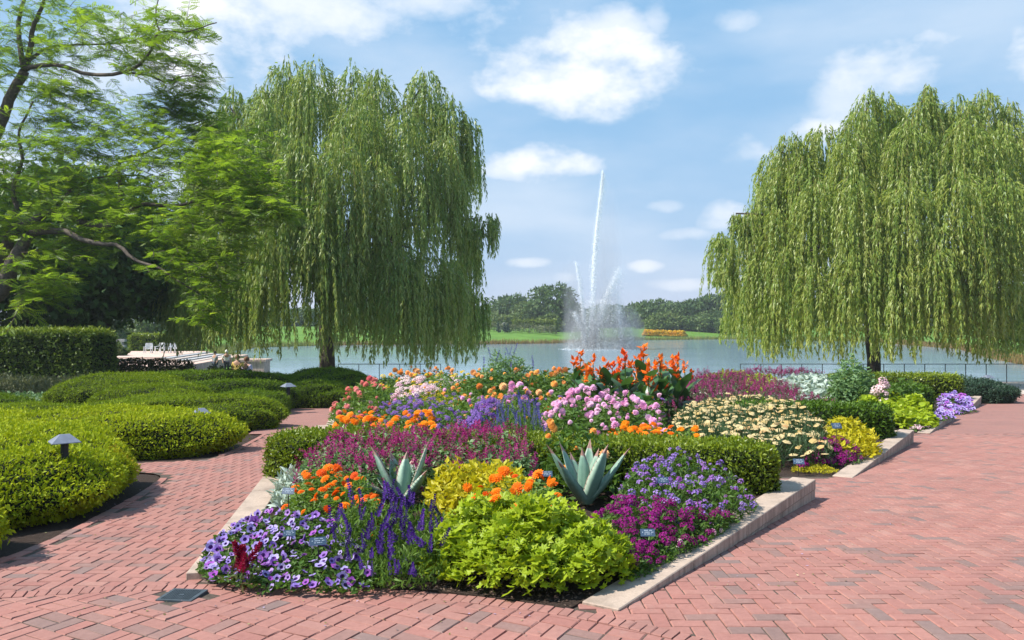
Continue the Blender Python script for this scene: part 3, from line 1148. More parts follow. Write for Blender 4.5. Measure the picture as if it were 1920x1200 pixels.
R_LOBES = [(1630, 165, 34, 330, 0), (1670, 172, 32, 330, 0.5), (1743, 160, 20, 260, 0), (1725, 176, 40, 340, -0.5), (1800, 178, 48, 340, 0), (1850, 165, 40, 330, 0), (1895, 190, 40, 380, 0), (1590, 210, 45, 380, -1.5), (1479, 252, 38, 420, 0), (1505, 250, 36, 420, 0),
           (1560, 265, 45, 440, -2.5), (1444, 330, 40, 500, 0), (1650, 250, 55, 470, -3.5), (1740, 245, 55, 470, -4), (1820, 250, 50, 460, -3), (1890, 270, 42, 470, -1.5), (1935, 240, 34, 420, 1), (1404, 390, 36, 560, 0), (1386, 400, 18, 470, 0.5),
           (1494, 350, 50, 540, -3), (1540, 350, 50, 570, -4.5), (1610, 360, 50, 590, -5.5), (1690, 350, 50, 590, -6), (1770, 350, 50, 570, -5.5), (1840, 350, 45, 560, -3.5), (1895, 390, 32, 600, -0.5),
           (1374, 470, 16, 560, 0.5), (1414, 480, 38, 650, -1), (1454, 465, 45, 660, -2.5), (1480, 500, 45, 668, -4), (1530, 480, 45, 668, -5), (1590, 500, 45, 662, -6), (1640, 470, 45, 640, -6.5), (1700, 500, 45, 655, -6), (1750, 555, 40, 668, -5), (1810, 538, 50, 662, -4), (1860, 530, 42, 660, -2.5), (1890, 545, 24, 655, -1), (1770, 470, 40, 620, -5), (1424, 560, 26, 672, -2), (1548, 225, 44, 400, 0.5), (1695, 185, 42, 380, 0.8), (1768, 182, 42, 380, 0.8), (1610, 290, 45, 470, 1), (1500, 300, 45, 480, -1), (1444, 400, 40, 600, -1.5), (1570, 410, 45, 620, -5), (1660, 420, 45, 620, -6), (1730, 420, 45, 620, -6), (1474, 300, 36, 470, 0.5)]
R_BACK = backing(R_LOBES, 5, 2.0, 6.5, .75, 1.15)
willow('willow_tree', 'golden-green weeping willow by the lakeside railing beyond the flower beds', 1637, 690, 46.0, R_LOBES + R_BACK, M['willow2'], .36,
       [(1630, 190, 0), (1735, 170, 0), (1830, 190, 0), (1460, 280, 0), (1560, 260, -2), (1380, 400, 0), (1890, 300, 0), (1650, 300, -4), (1480, 480, -3), (1820, 530, -3.5), (1750, 350, 5)], 22)

# ================================================================== BROAD-LEAVED TREES
def broad_tree(name, label, x, y, zb, h, w, mat, n=9000, leaf=.22, trunk_frac=.25, seed=1, group=None, cone=False, lob=16, tr=.0, squash=1.0, low=.0, tm=TRI):
    g = np.random.default_rng(seed)
    root = thing(name, label, 'tree', group)
    root.location = (x, y, zb)
    t_ = MB()
    tr = tr or .022 * h + .06
    top = h * .72
    tp = spline([(0, 0, -.3), (g.normal(0, .02 * h), 0, h * trunk_frac), (g.normal(0, .03 * h), g.normal(0, .03 * h), top)], 8)
    tube(t_, tp, np.linspace(tr * 1.25, tr * .25, 8), 8)
    cent = []
    z0 = h * trunk_frac * (1 - low)
    for k in range(lob):
        u = (k + .5) / lob
        zz = z0 + (h - z0) * (.10 + .82 * u)
        prof = (1 - u) ** .9 if cone else math.sqrt(max(.03, 1 - (2 * u - .85) ** 2 / 1.35))
        r = w / 2 * prof * g.uniform(.45, .85)
        a = k * 2.399 + g.normal(0, .4)
        c = np.array([r * math.cos(a), r * math.sin(a) * squash, zz])
        rad = w * (.19 if not cone else .16) * g.uniform(.75, 1.25) * (1.15 - .45 * u)
        cent.append((c, rad))
        if k % 2 == 0:
            tube(t_, np.array([tp[3] * (1 - u) + tp[7] * u * .9, (tp[4] + c) / 2, c]), [tr * .35, tr * .22, tr * .08], 5)
    t_.build('trunk', M['bark'], root, smooth=True)
    lv = MB()
    tot = sum(r ** 2 for _, r in cent)
    for c, r in cent:
        m_ = int(n * r ** 2 / tot)
        d = rand_dirs(m_, .25)
        q = c + d * (r * (.5 + .55 * g.random(m_) ** .6))[:, None] * np.array([1.1, 1.1, .78]) * (1 + .22 * wob(d * 3 + c, 1.6))[:, None]
        leaf_shell(lv, q, d, leaf, leaf * (.85 if tm is TRI else .62), .9, 0, np.clip(.5 + .18 * g.normal(size=m_) + .12 * g.normal(), 0, 1), sizevar=.3, tm=tm)
    lv.build('crown', mat, root)
    return root

M['leaf_dark'] = leafmat('linden_leaves', [(.035, .085, .018), (.06, .13, .026), (.09, .175, .04), (.14, .23, .07)], trans=.22, rough=.5, spec=.35)
M['leaf_mid'] = leafmat('tree_leaves', [(.045, .09, .028), (.065, .12, .034), (.09, .15, .042), (.125, .185, .052)], trans=.25, rough=.5)
M['leaf_light'] = leafmat('light_tree_leaves', [(.07, .12, .032), (.10, .16, .042), (.14, .195, .052), (.17, .21, .06)], trans=.28, rough=.5)
M['leaf_blue'] = leafmat('blue_needles', [(.03, .065, .05), (.05, .09, .065), (.06, .11, .08)], trans=.1)

# shade trees behind the tall hedge
def shade_tree(px, y, top_px, w, seed, label, trr=.32):
    x = (px - 960) / F * y
    zb = -1.46
    h = EYE + (HOR - top_px) / F * y - zb
    return broad_tree('shade_tree', label, x, y, zb, h, w, M['leaf_dark'], n=22000, leaf=.36, trunk_frac=.40, seed=seed, lob=46, tr=trr, low=.05)
shade_tree(140, 43, 330, 11.8, 31, 'dark broad-leaved shade tree, its trunk above the end of the tall hedge')
shade_tree(52, 41.5, 380, 9.8, 32, 'dark shade tree with slimmer trunk above the middle of the tall hedge', .26)
shade_tree(-120, 44, 300, 11.5, 33, 'dark shade tree at the picture edge above the tall hedge')
shade_tree(205, 46, 395, 8.5, 35, 'dark shade tree between the tall hedge and the first willow')

# ================================================================== HONEY LOCUST
M['locust'] = leafmat('locust_leaflets', [(.11, .21, .022), (.17, .29, .028), (.24, .37, .034), (.33, .44, .04)], trans=.55, rough=.45, spec=.3)
loc_root = thing('honey_locust_tree', 'feathery honey locust leaning in with forked grey limbs over the mounds', 'tree')
LY = 30.0
loc_root.location = ((-190 - 960) / F * LY, LY, float(gz(LY)))
LR = np.array(loc_root.location)
def LP(px, py, dy=0.0):
    return P(px, py, LY + dy) - LR
BR = [  # limbs: points (px, py, depth offset), start and end radius
    ([(-190, 850, 0), (-170, 720, 0), (-110, 620, 0), (-40, 575, 0), (0, 548, -.1), (15, 510, -.1), (36, 470, -.1), (55, 438, -.1)], .26, .11, 'trunk'),
    ([(-110, 620, 0), (-60, 540, .3), (-5, 490, .3), (14, 455, .3), (27, 432, .3), (52, 420, .3), (92, 399, .3), (126, 405, .2), (152, 416, .1), (198, 424, 0), (217, 417, 0), (233, 403, 0), (270, 383, -.2), (330, 386, -.4), (390, 372, -.6), (470, 380, -.8)], .16, .018, 'limb'),
    ([(27, 434, .3), (29, 390, .4), (24, 350, .5), (40, 300, .6), (34, 250, .7), (60, 190, .8)], .075, .02, 'limb'),
    ([(55, 438, -.1), (90, 433, -.2), (122, 434, -.3), (152, 449, -.4), (187, 457, -.5), (220, 461, -.5), (246, 481, -.6), (272, 495, -.7), (304, 505, -.8), (332, 526, -.9), (390, 560, -1.0)], .085, .012, 'limb'),
    ([(217, 417, 0), (225, 360, .2), (222, 305, .4), (260, 290, .5), (300, 272, .6), (335, 243, .7), (392, 222, .8)], .055, .012, 'limb'),
    ([(-170, 720, 0), (-150, 560, .8), (-90, 400, 1.2), (-30, 290, 1.2), (0, 230, 1.2), (18, 182, 1.2), (44, 132, 1.2)], .2, .10, 'limb'),
    ([(44, 132, 1.2), (36, 90, 1.3), (32, 45, 1.4), (46, -20, 1.5), (60, -90, 1.6)], .075, .03, 'limb'),
    ([(44, 132, 1.2), (56, 85, 1.1), (58, 55, 1.0), (76, 12, .9), (95, -60, .8)], .08, .03, 'limb'),
    ([(44, 128, 1.2), (62, 124, 1.0), (108, 121, .8), (165, 138, .5), (228, 135, .2), (262, 118, 0), (284, 88, -.1), (297, 60, -.2), (350, 58, -.3), (405, 41, -.4)], .065, .010, 'limb'),
    ([(228, 135, .2), (275, 140, .2), (310, 152, .2), (350, 140, .1), (385, 152, 0)], .03, .008, 'limb'),
    ([(50, 115, 1.2), (75, 95, 1.3), (105, 85, 1.4), (150, 82, 1.5), (235, 78, 1.6), (300, 50, 1.7)], .05, .012, 'limb'),
    ([(297, 60, -.2), (290, 25, -.2), (300, -20, -.3)], .02, .008, 'limb'),
    ([(100, 395, .3), (140, 350, .5), (200, 330, .6), (270, 330, .6)], .04, .012, 'limb'),
]
for pts, r0, r1, nm in BR:
    p = spline([LP(q[0], q[1], q[2] * 2.2) for q in pts], 4 * len(pts))
    p[1:-1] += rng.normal(0, .012, p[1:-1].shape)
    t_ = MB()
    r0, r1 = r0 * 1.6, r1 * 1.85
    tube(t_, p, r1 + (r0 - r1) * (1 - np.linspace(0, 1, len(p))) ** 1.1, 8)
    t_.build(nm, M['locust_bark'], loc_root, smooth=True)
# compound leaf: leaflets in pairs along a stalk
_v, _f = [], []
for k in range(6):
    yb = .12 + .86 * k / 5
    for sgn in (-1, 1):
        b0 = len(_v)
        ln = .30 * math.sin(math.pi * (.25 + .6 * k / 5))
        _v += [(0, yb - .03, 0), (sgn * ln * .45, yb + .14, .02), (sgn * ln * 1.05, yb + .05, -.04)]
        _f.append((b0, b0 + 1, b0 + 2))
PINNATE = (np.array(_v), [np.array(_f)])
BLOBS = [(40, 30, 80, 1.2), (120, 30, 80, .8), (200, 40, 80, .5), (270, 40, 70, .0), (330, 60, 55, -.2), (250, 95, 70, .3), (150, 95, 70, .8), (60, 95, 80, 1.2), (10, 130, 60, 1.2), (290, 125, 45, .1), (340, 140, 45, .1), (100, 165, 40, .8),
         (90, 215, 60, 1), (160, 200, 55, .8), (40, 290, 90, .6), (110, 270, 80, .5), (180, 260, 80, .4), (250, 250, 70, .4), (320, 230, 60, .6), (360, 215, 45, .8), (300, 200, 55, .6), (380, 260, 50, .6), (345, 175, 40, .5),
         (50, 360, 90, .4), (130, 340, 85, .3), (210, 320, 85, .3), (290, 310, 80, .2), (350, 290, 65, .0), (400, 280, 55, -.3), (440, 290, 45, -.6), (420, 340, 60, -.6), (470, 340, 45, -.8), (360, 350, 65, -.4), (480, 385, 45, -.8), (520, 392, 26, -1), (420, 385, 55, -.7), (300, 370, 65, -.2),
         (90, 420, 75, .0), (170, 400, 70, .0), (240, 410, 60, -.2), (20, 430, 60, .2), (120, 470, 50, -.3), (60, 500, 40, -.3), (310, 440, 45, -.6), (360, 420, 45, -.7), (320, 490, 40, -.8), (370, 500, 45, -.9), (400, 540, 38, -1), (420, 470, 40, -.8), (55, 555, 34, -.4), (90, 530, 30, -.4), (440, 420, 40, -.9), (380, 590, 26, -1.0), (-60, 100, 110, .8), (-60, 300, 120, .3), (-80, 440, 90, 0), (-160, 200, 110, 0)]
lv, tw = MB(), MB()
for (bx, by, br, bd) in BLOBS:
    c = LP(bx, by, bd * 2.4)
    r = br / F * LY
    for k in range(int((14 + br * .30) * (.85 if by < 150 else 1.1))):
        a = rng.uniform(0, 6.283)
        rr_ = r * math.sqrt(rng.random())
        st = c + np.array([rr_ * math.cos(a), rr_ * .9 * math.sin(a), rng.normal(0, r * .38)])
        a2 = rng.normal(.1, 1.3)
        ln = rng.uniform(.5, 1.15)
        d = np.array([math.cos(a2), math.sin(a2), rng.normal(.05, .25)])
        n = 6
        s = np.linspace(0, 1, n)
        pts = st + d * (s * ln)[:, None] + np.array([0, 0, 1]) * (.09 * np.sin(s * 2.2) - .17 * s ** 2)[:, None] + rng.normal(0, .008, (n, 3))
        tube(tw, pts, np.linspace(.013, .006, n), 3, cap=False)
        nl = rng.integers(9, 14)
        u = np.linspace(.05, 1, nl) * (n - 1.001)
        i0 = u.astype(int)
        pp = pts[i0] + (pts[i0 + 1] - pts[i0]) * (u - i0)[:, None]
        sg = np.where(np.arange(nl) % 2, 1, -1)[:, None]
        sidev = np.array([-d[1], d[0], 0])
        D = unit(d * .5 + sidev * sg * .9 + np.array([0, 0, -.28]) + rng.normal(0, .25, (nl, 3)))
        Nn = unit(np.array([0, 0, 1]) + rng.normal(0, .45, (nl, 3)))
        L = rng.uniform(.25, .41, nl)
        scatter(lv, PINNATE, pp, frames(D, Nn), np.c_[L, L, L], 0, np.clip(rng.normal(.5, .14) + rng.normal(0, .1, nl), 0, 1))
tw.build('twigs', M['locust_bark'], loc_root)
lv.build('crown', M['locust'], loc_root)

# ================================================================== CLIPPED SHRUBS AND HEDGES
M['yew_gold'] = leafmat('golden_shrub', [(.09, .14, .008), (.215, .285, .012), (.34, .405, .016), (.44, .475, .024), (.52, .39, .034)], trans=.28, rough=.5, spec=.08)
M['yew_green'] = leafmat('green_shrub', [(.055, .10, .007), (.125, .19, .010), (.19, .265, .013), (.25, .32, .018), (.31, .31, .028)], trans=.24, rough=.5, spec=.08)
M['yew_deep'] = leafmat('yew_shrub', [(.03, .068, .006), (.075, .135, .009), (.12, .195, .012), (.165, .245, .016), (.21, .25, .022)], trans=.22, rough=.5, spec=.08)
M['box_leaf'] = leafmat('box_leaves', [(.05, .085, .006), (.11, .165, .009), (.175, .24, .012), (.25, .31, .018), (.33, .36, .04)], trans=.30, rough=.4, spec=.4)
M['box_dark'] = leafmat('clipped_conifer', [(.028, .065, .007), (.06, .12, .010), (.10, .185, .014), (.15, .25, .02)], trans=.25, rough=.45)
M['hornbeam'] = leafmat('hedge_broad_leaves', [(.035, .075, .012), (.07, .13, .018), (.14, .215, .026), (.27, .34, .04)], trans=.25, rough=.5, spec=.3)

def dome(cx, cy, rx, ry, rot, h, zb, seed, na=72, nr=24, lump=.10, sharp=.62):
    """lumpy cushion surface with undercut skirt: vertices and quads"""
    a = np.linspace(0, 2 * np.pi, na, endpoint=False)
    ph = np.concatenate([np.linspace(0.02, 1, nr) * (math.pi / 2), [math.pi / 2 + .22, math.pi / 2 + .42]])
    A, Ph = np.meshgrid(a, ph, indexing='ij')
    rr_ = np.sin(Ph) ** sharp
    zz = np.where(Ph <= math.pi / 2, np.abs(np.cos(Ph)) ** .72, 0)
    base_h = h * .30
    z = np.where(Ph <= math.pi / 2, base_h + (h - base_h) * zz, base_h * np.clip(1 - (Ph - math.pi / 2) / .42, 0, 1) - .02)
    rr_ = np.where(Ph > math.pi / 2, 1 - .12 * (Ph - math.pi / 2) / .42, rr_)
    x = rx * rr_ * np.cos(A)
    y = ry * rr_ * np.sin(A)
    ca, sa = math.cos(rot), math.sin(rot)
    V = np.stack([ca * x - sa * y + cx, sa * x + ca * y + cy, z + zb], -1)
    pn = np.stack([np.cos(A) * rr_, np.sin(A) * rr_, z / h], -1)
    wv = wob(pn + seed * 3.7, 1.7) * lump + wob(pn + seed * 1.3, 4.2) * lump * .45 + wob(pn * np.array([1, 1, 1.4]) + seed * .7, 9.0) * lump * .22
    ctr = np.array([cx, cy, zb + h * .25])
    V = ctr + (V - ctr) * (1 + wv[..., None])
    V[..., 2] = np.maximum(V[..., 2], zb - .03)
    n2 = len(ph)
    i, j = np.meshgrid(np.arange(na), np.arange(n2 - 1), indexing='ij')
    Fq = np.stack([i * n2 + j, i * n2 + j + 1, ((i + 1) % na) * n2 + j + 1, ((i + 1) % na) * n2 + j], -1).reshape(-1, 4)
    return V.reshape(-1, 3), Fq

def mound(label, cx, cy, rx, ry, h, mat, leaf, dens, rot=0.0, seed=1, group=None, patch=.0, name='mounded_shrub', cat='shrub', lump=.15, sharp=.74, lift=.2):
    root = thing(name, label, cat, group)
    zb = float(gz(cy))
    root.location = (cx, cy, zb)
    if leaf > .05 and sharp < .9:
        sharp, lump = .9, .19
    if leaf > .05:
        leaf, dens, lift = leaf * .66, dens * 2.1, .55
    V, Fq = dome(0, 0, rx, ry, rot, h, 0, seed, lump=lump, sharp=sharp)
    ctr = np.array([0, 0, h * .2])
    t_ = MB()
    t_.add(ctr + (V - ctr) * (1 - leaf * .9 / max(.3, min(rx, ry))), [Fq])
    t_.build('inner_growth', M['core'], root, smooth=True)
    n0 = 1000
    _, _, area = sample_tris(V, Fq, 10)
    n = int(area * dens)
    q, nn, _ = sample_tris(V, Fq, n)
    nn = np.where((nn * (q - ctr)).sum(1, keepdims=True) < 0, -nn, nn)
    gap = wob(q + seed, 6.0) * .6 + wob(q + seed, 2.6) * .55
    q = q + nn * (rng.normal(-.25, .5, n) * leaf - leaf * 1.6 * np.clip(gap - .35, 0, 1) + leaf * 1.6 * (rng.random(n) < .025))[:, None]
    keep = (gap < .8) | (rng.random(n) < .35)
    low = np.clip(q[:, 2] / h, 0, 1)
    tint = .5 + .10 * rng.normal(size=n) + .16 * wob(q + seed * 2, 1.6) + patch * np.clip(wob(q + seed * 5, 2.1) - .25, 0, 1) * (low < .75)
    lv = MB()
    k = keep
    far_ = lift > .5
    leaf_shell(lv, q[k], unit(nn[k] + np.array([0, 0, lift])), leaf * (1.15 if far_ else 1), leaf * (.55 if far_ else .5), .5 if far_ else .62, 0, np.clip(tint[k], 0, 1), tm=TRI if far_ else RHOMB)
    lv.build('leaves', mat, root)
    return root

GM = 'low clipped mounds by the left path'
mound('nearest golden clipped mound at the picture edge beside the plaza', -5.35, 5.75, 1.45, 1.25, .62, M['yew_gold'], .037, 3700, seed=1, group=GM, patch=.5)
mound('golden clipped mound carrying the nearest path lamp', -5.70, 8.45, 1.6, 1.95, .68, M['yew_gold'], .037, 3700, R(12), seed=2, group=GM, patch=.6)
mound('golden mound behind the nearest path lamp, at the picture edge', -8.2, 10.7, 1.9, 1.5, .66, M['yew_gold'], .042, 2600, seed=3, group=GM, patch=.5)
mound('long golden mound with orange patches past the path notch', -6.72, 13.6, 1.95, 1.45, .66, M['yew_gold'], .044, 2600, R(4), seed=4, group=GM, patch=.9)
mound('golden mound at the picture edge left of the orange-patched mound', -10.3, 14.2, 1.9, 1.6, .60, M['yew_gold'], .05, 1900, seed=5, group=GM, patch=.4)
mound('green mound whose round end bulges into the path beside the second lamp', -7.85, 18.4, 2.25, 1.9, .74, M['yew_green'], .055, 1500, R(8), seed=6, group=GM, patch=.3)
mound('flat green mound behind the orange-patched mound', -11.2, 17.8, 2.2, 1.4, .60, M['yew_green'], .055, 1500, seed=7, group=GM)
mound('small dark mound at the left between flat green mounds', -14.0, 21.0, 1.7, 1.2, .62, M['yew_deep'], .06, 1100, seed=8, group=GM)
mound('low dark mound at the picture edge before the pale ground cover', -16.4, 23.2, 2.6, 1.3, .62, M['yew_deep'], .06, 1000, seed=9, group=GM)
mound('large hump-backed green mound left of the dark spreading mounds', -11.8, 24.6, 2.2, 1.8, 1.12, M['yew_green'], .065, 1100, R(10), seed=10, group=GM, patch=.2, lump=.13, sharp=.98)
mound('lower hump against the front of the hump-backed mound', -10.1, 22.8, 1.8, 1.2, .85, M['yew_green'], .065, 1100, R(-10), seed=11, group=GM, patch=.5, sharp=.95)
mound('dark green mound rising behind the hump-backed mound', -11.0, 28.2, 2.9, 1.7, 1.22, M['yew_deep'], .07, 900, seed=12, group=GM)
mound('broad dark mound at the bend of the left path', -9.3, 26.2, 2.0, 1.7, 1.0, M['yew_deep'], .07, 900, seed=13, group=GM)
mound('dark mound bulging over the path end beside the third lamp', -7.95, 24.2, 1.2, 1.4, .74, M['yew_deep'], .065, 1000, seed=14, group=GM)
mound('dark mound in front of the willow trunk', -9.2, 30.0, 2.4, 1.5, 1.12, M['yew_deep'], .07, 850, seed=15, group=GM)
mound('tall rounded dark mound closing the end of the left path', -6.6, 29.4, 1.85, 1.4, 1.24, M['yew_deep'], .07, 950, seed=16, group=GM)
mound('low dark mound at the foot of the path-closing mound', -6.9, 27.7, 1.5, .85, .80, M['yew_deep'], .07, 950, seed=17, group=GM)

def hedge(label, p0, p1, thick, h, zb, mat, leaf, dens, seed=1, name='box_hedge', top_light=.05, wav=.03, shaggy=0.0):
    root = thing(name, label, 'hedge')
    p0, p1 = np.asarray(p0, float), np.asarray(p1, float)
    c = (p0 + p1) / 2
    root.location = (c[0], c[1], zb)
    d = unit(p1 - p0)
    nv_ = np.array([-d[1], d[0]])
    L = np.linalg.norm(p1 - p0)
    # rounded cross-section swept along the hedge, closed ends
    ns = max(8, int(L / .16))
    pr = []
    rc = min(.09, thick * .25)
    for (yy_, zz_) in ((-.5 * thick, -.02), (-.5 * thick, h * .35), (-.5 * thick, h - rc), (-.5 * thick + rc * .35, h - rc * .3), (-.5 * thick + rc, h), (0, h + .01), (.5 * thick - rc, h), (.5 * thick - rc * .35, h - rc * .3), (.5 * thick, h - rc), (.5 * thick, h * .35), (.5 * thick, -.02)):
        pr.append((yy_, zz_))
    pr = np.array(pr)
    m_ = len(pr)
    s_ = np.linspace(-L / 2, L / 2, ns)
    V = []
    for k, s0 in enumerate(s_):
        e = min(k, ns - 1 - k)
        shr = {0: .55, 1: .86}.get(e, 1.0)
        sx = s0
        q = pr.copy()
        q[:, 0] *= shr
        q[:, 1] = np.where(q[:, 1] > 0, q[:, 1] * (.72 + .28 * shr), q[:, 1])
        V.append(np.c_[sx * d[0] + q[:, 0] * nv_[0], sx * d[1] + q[:, 0] * nv_[1], q[:, 1]])
    V = np.array(V)
    V = V + (wob(V.reshape(-1, 3) + seed * 2.2, 1.8) * wav).reshape(ns, m_, 1) * np.array([1, 1, 1.0])
    V = V.reshape(-1, 3)
    i, j = np.meshgrid(np.arange(ns - 1), np.arange(m_ - 1), indexing='ij')
    Fq = np.stack([i * m_ + j, (i + 1) * m_ + j, (i + 1) * m_ + j + 1, i * m_ + j + 1], -1).reshape(-1, 4)
    caps = [np.stack([np.array([k0 * m_ + j_, k0 * m_ + j_ + 1, k0 * m_ + m_ - 2 - j_, k0 * m_ + m_ - 1 - j_]) for j_ in range(m_ // 2)]) for k0 in (0, ns - 1)]
    Fq = np.vstack([Fq] + caps)
    t_ = MB()
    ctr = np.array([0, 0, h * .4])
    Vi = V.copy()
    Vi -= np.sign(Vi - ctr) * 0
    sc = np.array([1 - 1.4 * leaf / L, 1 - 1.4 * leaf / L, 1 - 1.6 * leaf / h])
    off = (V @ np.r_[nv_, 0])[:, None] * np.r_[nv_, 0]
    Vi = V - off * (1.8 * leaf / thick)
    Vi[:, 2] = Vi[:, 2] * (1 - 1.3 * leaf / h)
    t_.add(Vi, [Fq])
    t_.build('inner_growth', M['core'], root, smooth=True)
    _, _, area = sample_tris(V, Fq, 10)
    n = int(area * dens)
    q, nn, _ = sample_tris(V, Fq, n)
    cen = (q @ np.r_[d, 0])[:, None] * np.r_[d, 0] * .96 + np.array([0, 0, h * .45])
    nn = np.where((nn * (q - cen)).sum(1, keepdims=True) < 0, -nn, nn)
    gap = wob(q + seed, 7.0)
    q = q + nn * (rng.normal(-.2, .5, n) * leaf - leaf * .9 * np.clip(gap - .4, 0, 1))[:, None]
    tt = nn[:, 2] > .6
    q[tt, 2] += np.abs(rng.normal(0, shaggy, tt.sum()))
    tint = np.clip(.46 + .13 * rng.normal(size=n) + .12 * wob(q + seed, 2.0) + top_light * tt, 0, 1)  # upward-facing leaves tinted lighter: sunlight put into the colour
    lv = MB()
    far_ = leaf > .05
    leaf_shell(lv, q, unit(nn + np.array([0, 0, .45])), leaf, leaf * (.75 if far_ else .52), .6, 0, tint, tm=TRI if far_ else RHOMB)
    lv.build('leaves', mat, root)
    return root

hedge('clipped box hedge across the back of the front bed', (-2.72, 9.15), (2.72, 8.32), .78, .44, 0.0, M['box_leaf'], .036, 5200, 1, shaggy=.02)
hedge('dense green hedge ending at the second wedge wall beyond the yellow coleus', (4.0, 14.75), (6.75, 14.35), .95, .50, -.29, M['box_dark'], .052, 2300, 2, shaggy=.03)
hedge('green hedge ending at the third wedge wall behind the lime vine', (8.6, 21.3), (11.0, 21.1), 1.0, .68, -.615, M['box_dark'], .06, 1300, 3, shaggy=.03)
hedge('yellow-green hedge at the far end of the beds, nearest the promenade', (11.5, 29.2), (16.2, 29.0), 1.1, .82, -.965, M['box_leaf'], .07, 900, 4, shaggy=.04)
hedge('tall clipped hedge with bright top in front of the shade trees', (-27.0, 35.4), (-17.6, 35.0), 1.6, 2.85, -1.46, M['hornbeam'], .12, 620, 5, name='tall_hedge', top_light=.4, shaggy=.05)
# ================================================================== FLOWER SHAPES (local +z is where the bloom faces)
def ringpts(n, r, z, ph=0.0):
    a = np.arange(n) / n * 2 * np.pi + ph
    return np.stack([np.broadcast_to(r, (n,)) * np.cos(a), np.broadcast_to(r, (n,)) * np.sin(a), np.broadcast_to(z, (n,)) * np.ones(n)], -1)

def petunia_shape():
    n = 15
    r = np.array([1.0, .98, .82] * 5)
    V = np.vstack([ringpts(n, r, np.array([.12, .16, .02] * 5)), ringpts(n, .42, -.06), [(0, 0, -.55)]])
    k = np.arange(n)
    q = (k + 1) % n
    return V, [(np.stack([k, q, n + q, n + k], -1), 0), (np.stack([n + k, n + q, np.full(n, 2 * n)], -1), 1)]

def petal_rings(spec, cup=.0, center=True):
    V, Fs = [], []
    for (n, r0, r1, z0, z1, w, ph) in spec:
        for k in range(n):
            a = 2 * math.pi * k / n + ph
            c, s = math.cos(a), math.sin(a)
            b0 = len(V)
            for (r, off, z) in ((r0, 0, z0), ((r0 + r1) * .58, w, (z0 + z1) / 2 + cup), (r1, 0, z1), ((r0 + r1) * .58, -w, (z0 + z1) / 2 + cup)):
                V.append((r * c - off * s, r * s + off * c, z))
            Fs.append((b0, b0 + 1, b0 + 2, b0 + 3))
    return np.array(V), [(np.array(Fs), 0)]

ZINNIA = petal_rings([(11, .1, 1.0, .0, -.05, .24, 0), (10, .08, .82, .12, .1, .22, .3), (8, .05, .6, .22, .24, .18, .1), (6, .0, .36, .28, .36, .13, .4)], .04)
CUSHION = petal_rings([(10, .1, 1.0, -.1, -.3, .25, 0), (10, .1, .95, .1, .1, .25, .3), (9, .08, .75, .3, .45, .24, .1), (7, .05, .48, .5, .75, .2, .5), (4, 0, .2, .7, .85, .14, 0)], .05)
DAISY = petal_rings([(12, .12, 1.0, .0, .08, .17, 0), (8, .0, .3, .1, .18, .12, 0)])

def spike_shape(lv=10, per=4, w=.11, droop=.25, fl=.09):
    V, Fs, Gs = [], [], []
    for k in range(lv):
        z = .1 + .88 * k / (lv - 1)
        sc = (1 - .62 * (k / (lv - 1)) ** 1.6)
        for j in range(per):
            a = j * 6.283 / per + k * .8 + random.uniform(-.3, .3)
            c, s = math.cos(a), math.sin(a)
            b0 = len(V)
            r = w * sc * random.uniform(.75, 1.2)
            h = fl * random.uniform(.8, 1.25)
            V += [(.015 * c, .015 * s, z - h * .4), (r * .7 * c - h * .45 * s, r * .7 * s + h * .45 * c, z), (r * c, r * s, z + h * .5 - droop * r), (r * .7 * c + h * .45 * s, r * .7 * s - h * .45 * c, z)]
            Fs.append((b0, b0 + 1, b0 + 2, b0 + 3))
    b0 = len(V)
    V += [(.018, 0, -.5), (-.009, .016, -.5), (-.009, -.016, -.5), (0, 0, .95)]
    Gs = [(b0, b0 + 1, b0 + 3), (b0 + 1, b0 + 2, b0 + 3), (b0 + 2, b0, b0 + 3)]
    return np.array(V), [(np.array(Fs), 0), (np.array(Gs), 1)]
SPIKE = spike_shape()
FATSPIKE = spike_shape(9, 5, .17, .2, .13)
SPRAY = spike_shape(6, 3, .30, .5, .17)

def cluster_shape(n=16, flat=.55, pet=.32):
    V, Fs = [], []
    for k in range(n):
        u = 1 - (k + .5) / n * 1.0
        r = math.sqrt(max(0, 1 - u * u))
        a = k * 2.39996
        c = np.array([r * math.cos(a), r * math.sin(a), u * flat])
        nrm = unit(np.array([c[0], c[1], c[2] / flat + .3]))
        X = unit(np.cross(nrm, [.3, .2, 1.0]))
        Y = np.cross(nrm, X)
        b0 = len(V)
        t = random.uniform(0, 1.5)
        for m_ in range(4):
            aa = t + m_ * math.pi / 2
            V.append(c + pet * (X * math.cos(aa) + Y * math.sin(aa)) + nrm * (.05 if m_ % 2 else -.06))
        Fs.append((b0, b0 + 1, b0 + 2, b0 + 3))
    return np.array(V), [(np.array(Fs), 0)]
CLUSTER = cluster_shape()
PUFF = cluster_shape(9, .7, .42)

def umbel_shape():
    n = 12
    rr_ = 1 + .12 * np.sin(np.arange(n) * 2.6)
    V = np.vstack([ringpts(n, rr_, -.08), ringpts(n, .62, .10 + .05 * np.sin(np.arange(n) * 4.0), .2), [(0, 0, .16)], [(.06, 0, -3.2), (-.05, .05, -3.2), (-.05, -.05, -3.2), (0, 0, -.02)]])
    k = np.arange(n)
    q = (k + 1) % n
    b0 = 2 * n + 1
    return V, [(np.stack([k, q, n + q, n + k], -1), 0), (np.stack([n + k, n + q, np.full(n, 2 * n)], -1), 0), (np.array([(b0, b0 + 1, b0 + 3), (b0 + 1, b0 + 2, b0 + 3), (b0 + 2, b0, b0 + 3)]), 1)]
UMBEL = umbel_shape()
PETUNIA = petunia_shape()

